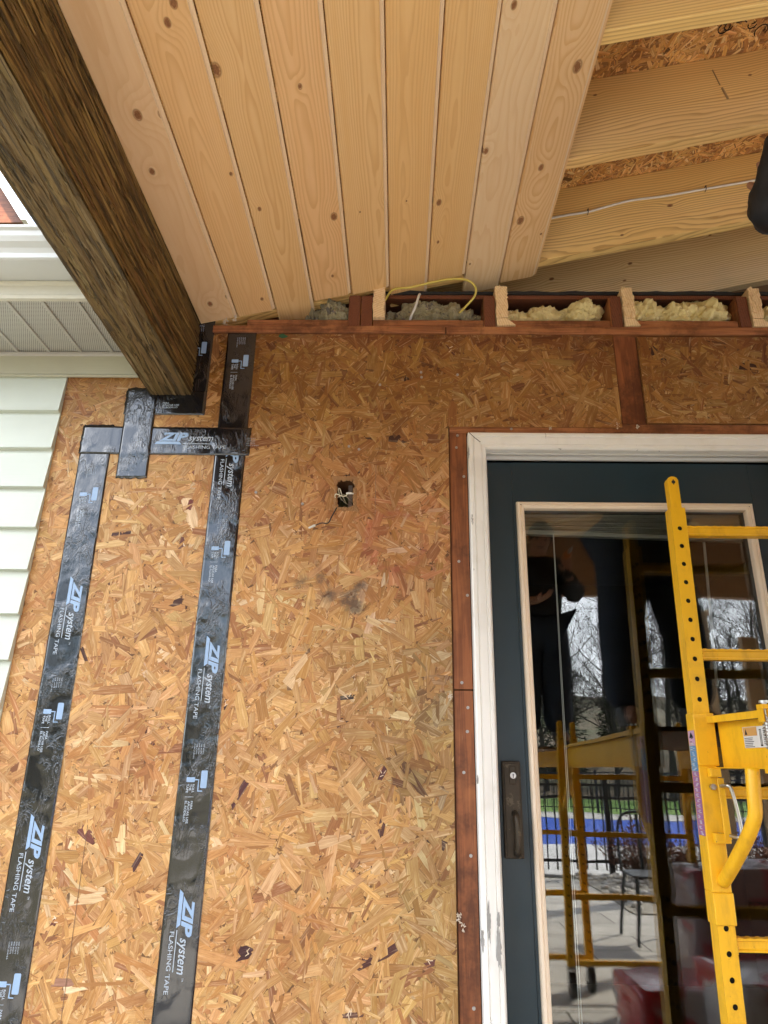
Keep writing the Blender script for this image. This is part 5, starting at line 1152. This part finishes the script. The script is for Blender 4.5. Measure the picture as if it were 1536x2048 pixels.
for k, (z, x) in enumerate(((.48, 1.48), (.28, 1.52))): put_text(b, 'LUMBER', (0, .34, 0, .075), lambda s_, t_, z=z, x=x: (x + .70 - s_, -2.118, z + t_), .01)
b.build('package_print', 'black', t)
bag((1.30, -1.75, .14), (.50, .5, .30), RB, 3, 'flat red insulation bag left of the upright package')
bag((2.75, -2.6, .50), (.55, .6, 1.0), bag_mat('clear_red_film', (.45, .38, .38), (.35, .03, .05)), 4, 'tallest red and clear wrapped bundle at the far right')

# evergreens closing the view to the left and behind the lawn
GN = simple('needle_green', (.028, .055, .018), .9, nscale=3, namt=.6)
def make_conifer(seed, H):
    t = thing('evergreen_tree', 'x', 'tree', (0, 0, 0), 'evergreens round the garden'); rg = random.Random(seed); MB().tube([(0, 0, -.3), (0, 0, H * .5), (0, 0, H * .96)], [H * .018, H * .012, .01], 7).build('trunk', BK, t); b = MB()
    for k in range(5200):
        z = H * (.08 + .92 * rg.random() ** 1.25); f = 1 - z / H; a = rg.uniform(0, 2 * PI); lay = .75 + .25 * math.sin(z * 7 + a * 2); R_ = H * .23 * (f + .03) * lay * (rg.random() ** .45)
        c = Vector((math.cos(a) * R_, math.sin(a) * R_, z - R_ * .25)); d = Vector((math.cos(a), math.sin(a), rg.uniform(-.5, .2))); s_ = Vector((-math.sin(a), math.cos(a), rg.uniform(-.6, .6)))
        L_ = rg.uniform(.12, .34); b.add([c - s_ * L_ * .28, c + d * L_, c + s_ * L_ * .28], [(0, 1, 2)])
    b.build('crown', GN, t); return t
G = [make_conifer(5, 8.), make_conifer(6, 9.5)]
spots = [(-9, -25), (-12.5, -24), (-16, -26), (-20, -24), (-24, -22), (-28, -25), (-13, -31), (-19, -31), (-31, -19), (8.5, -37), (12.5, -41), (17, -38), (33, -36), (24, -44)]
nm = ['first', 'second', 'third', 'fourth', 'fifth', 'sixth', 'seventh', 'eighth', 'ninth', 'tenth', 'eleventh', 'twelfth', 'thirteenth', 'fourteenth']
order = sorted(range(len(spots)), key=lambda i: spots[i][0])
for i, (x, y) in enumerate(spots):
    lb = 'dark evergreen, %s from the left along the garden edge' % nm[order.index(i)]
    if i < 2: G[i].location = (x, y, 0); G[i]['label'] = lb
    else: copy_thing(G[i % 2], (x, y, .2), lb, .85 + .07 * (i % 5), i * 1.3)
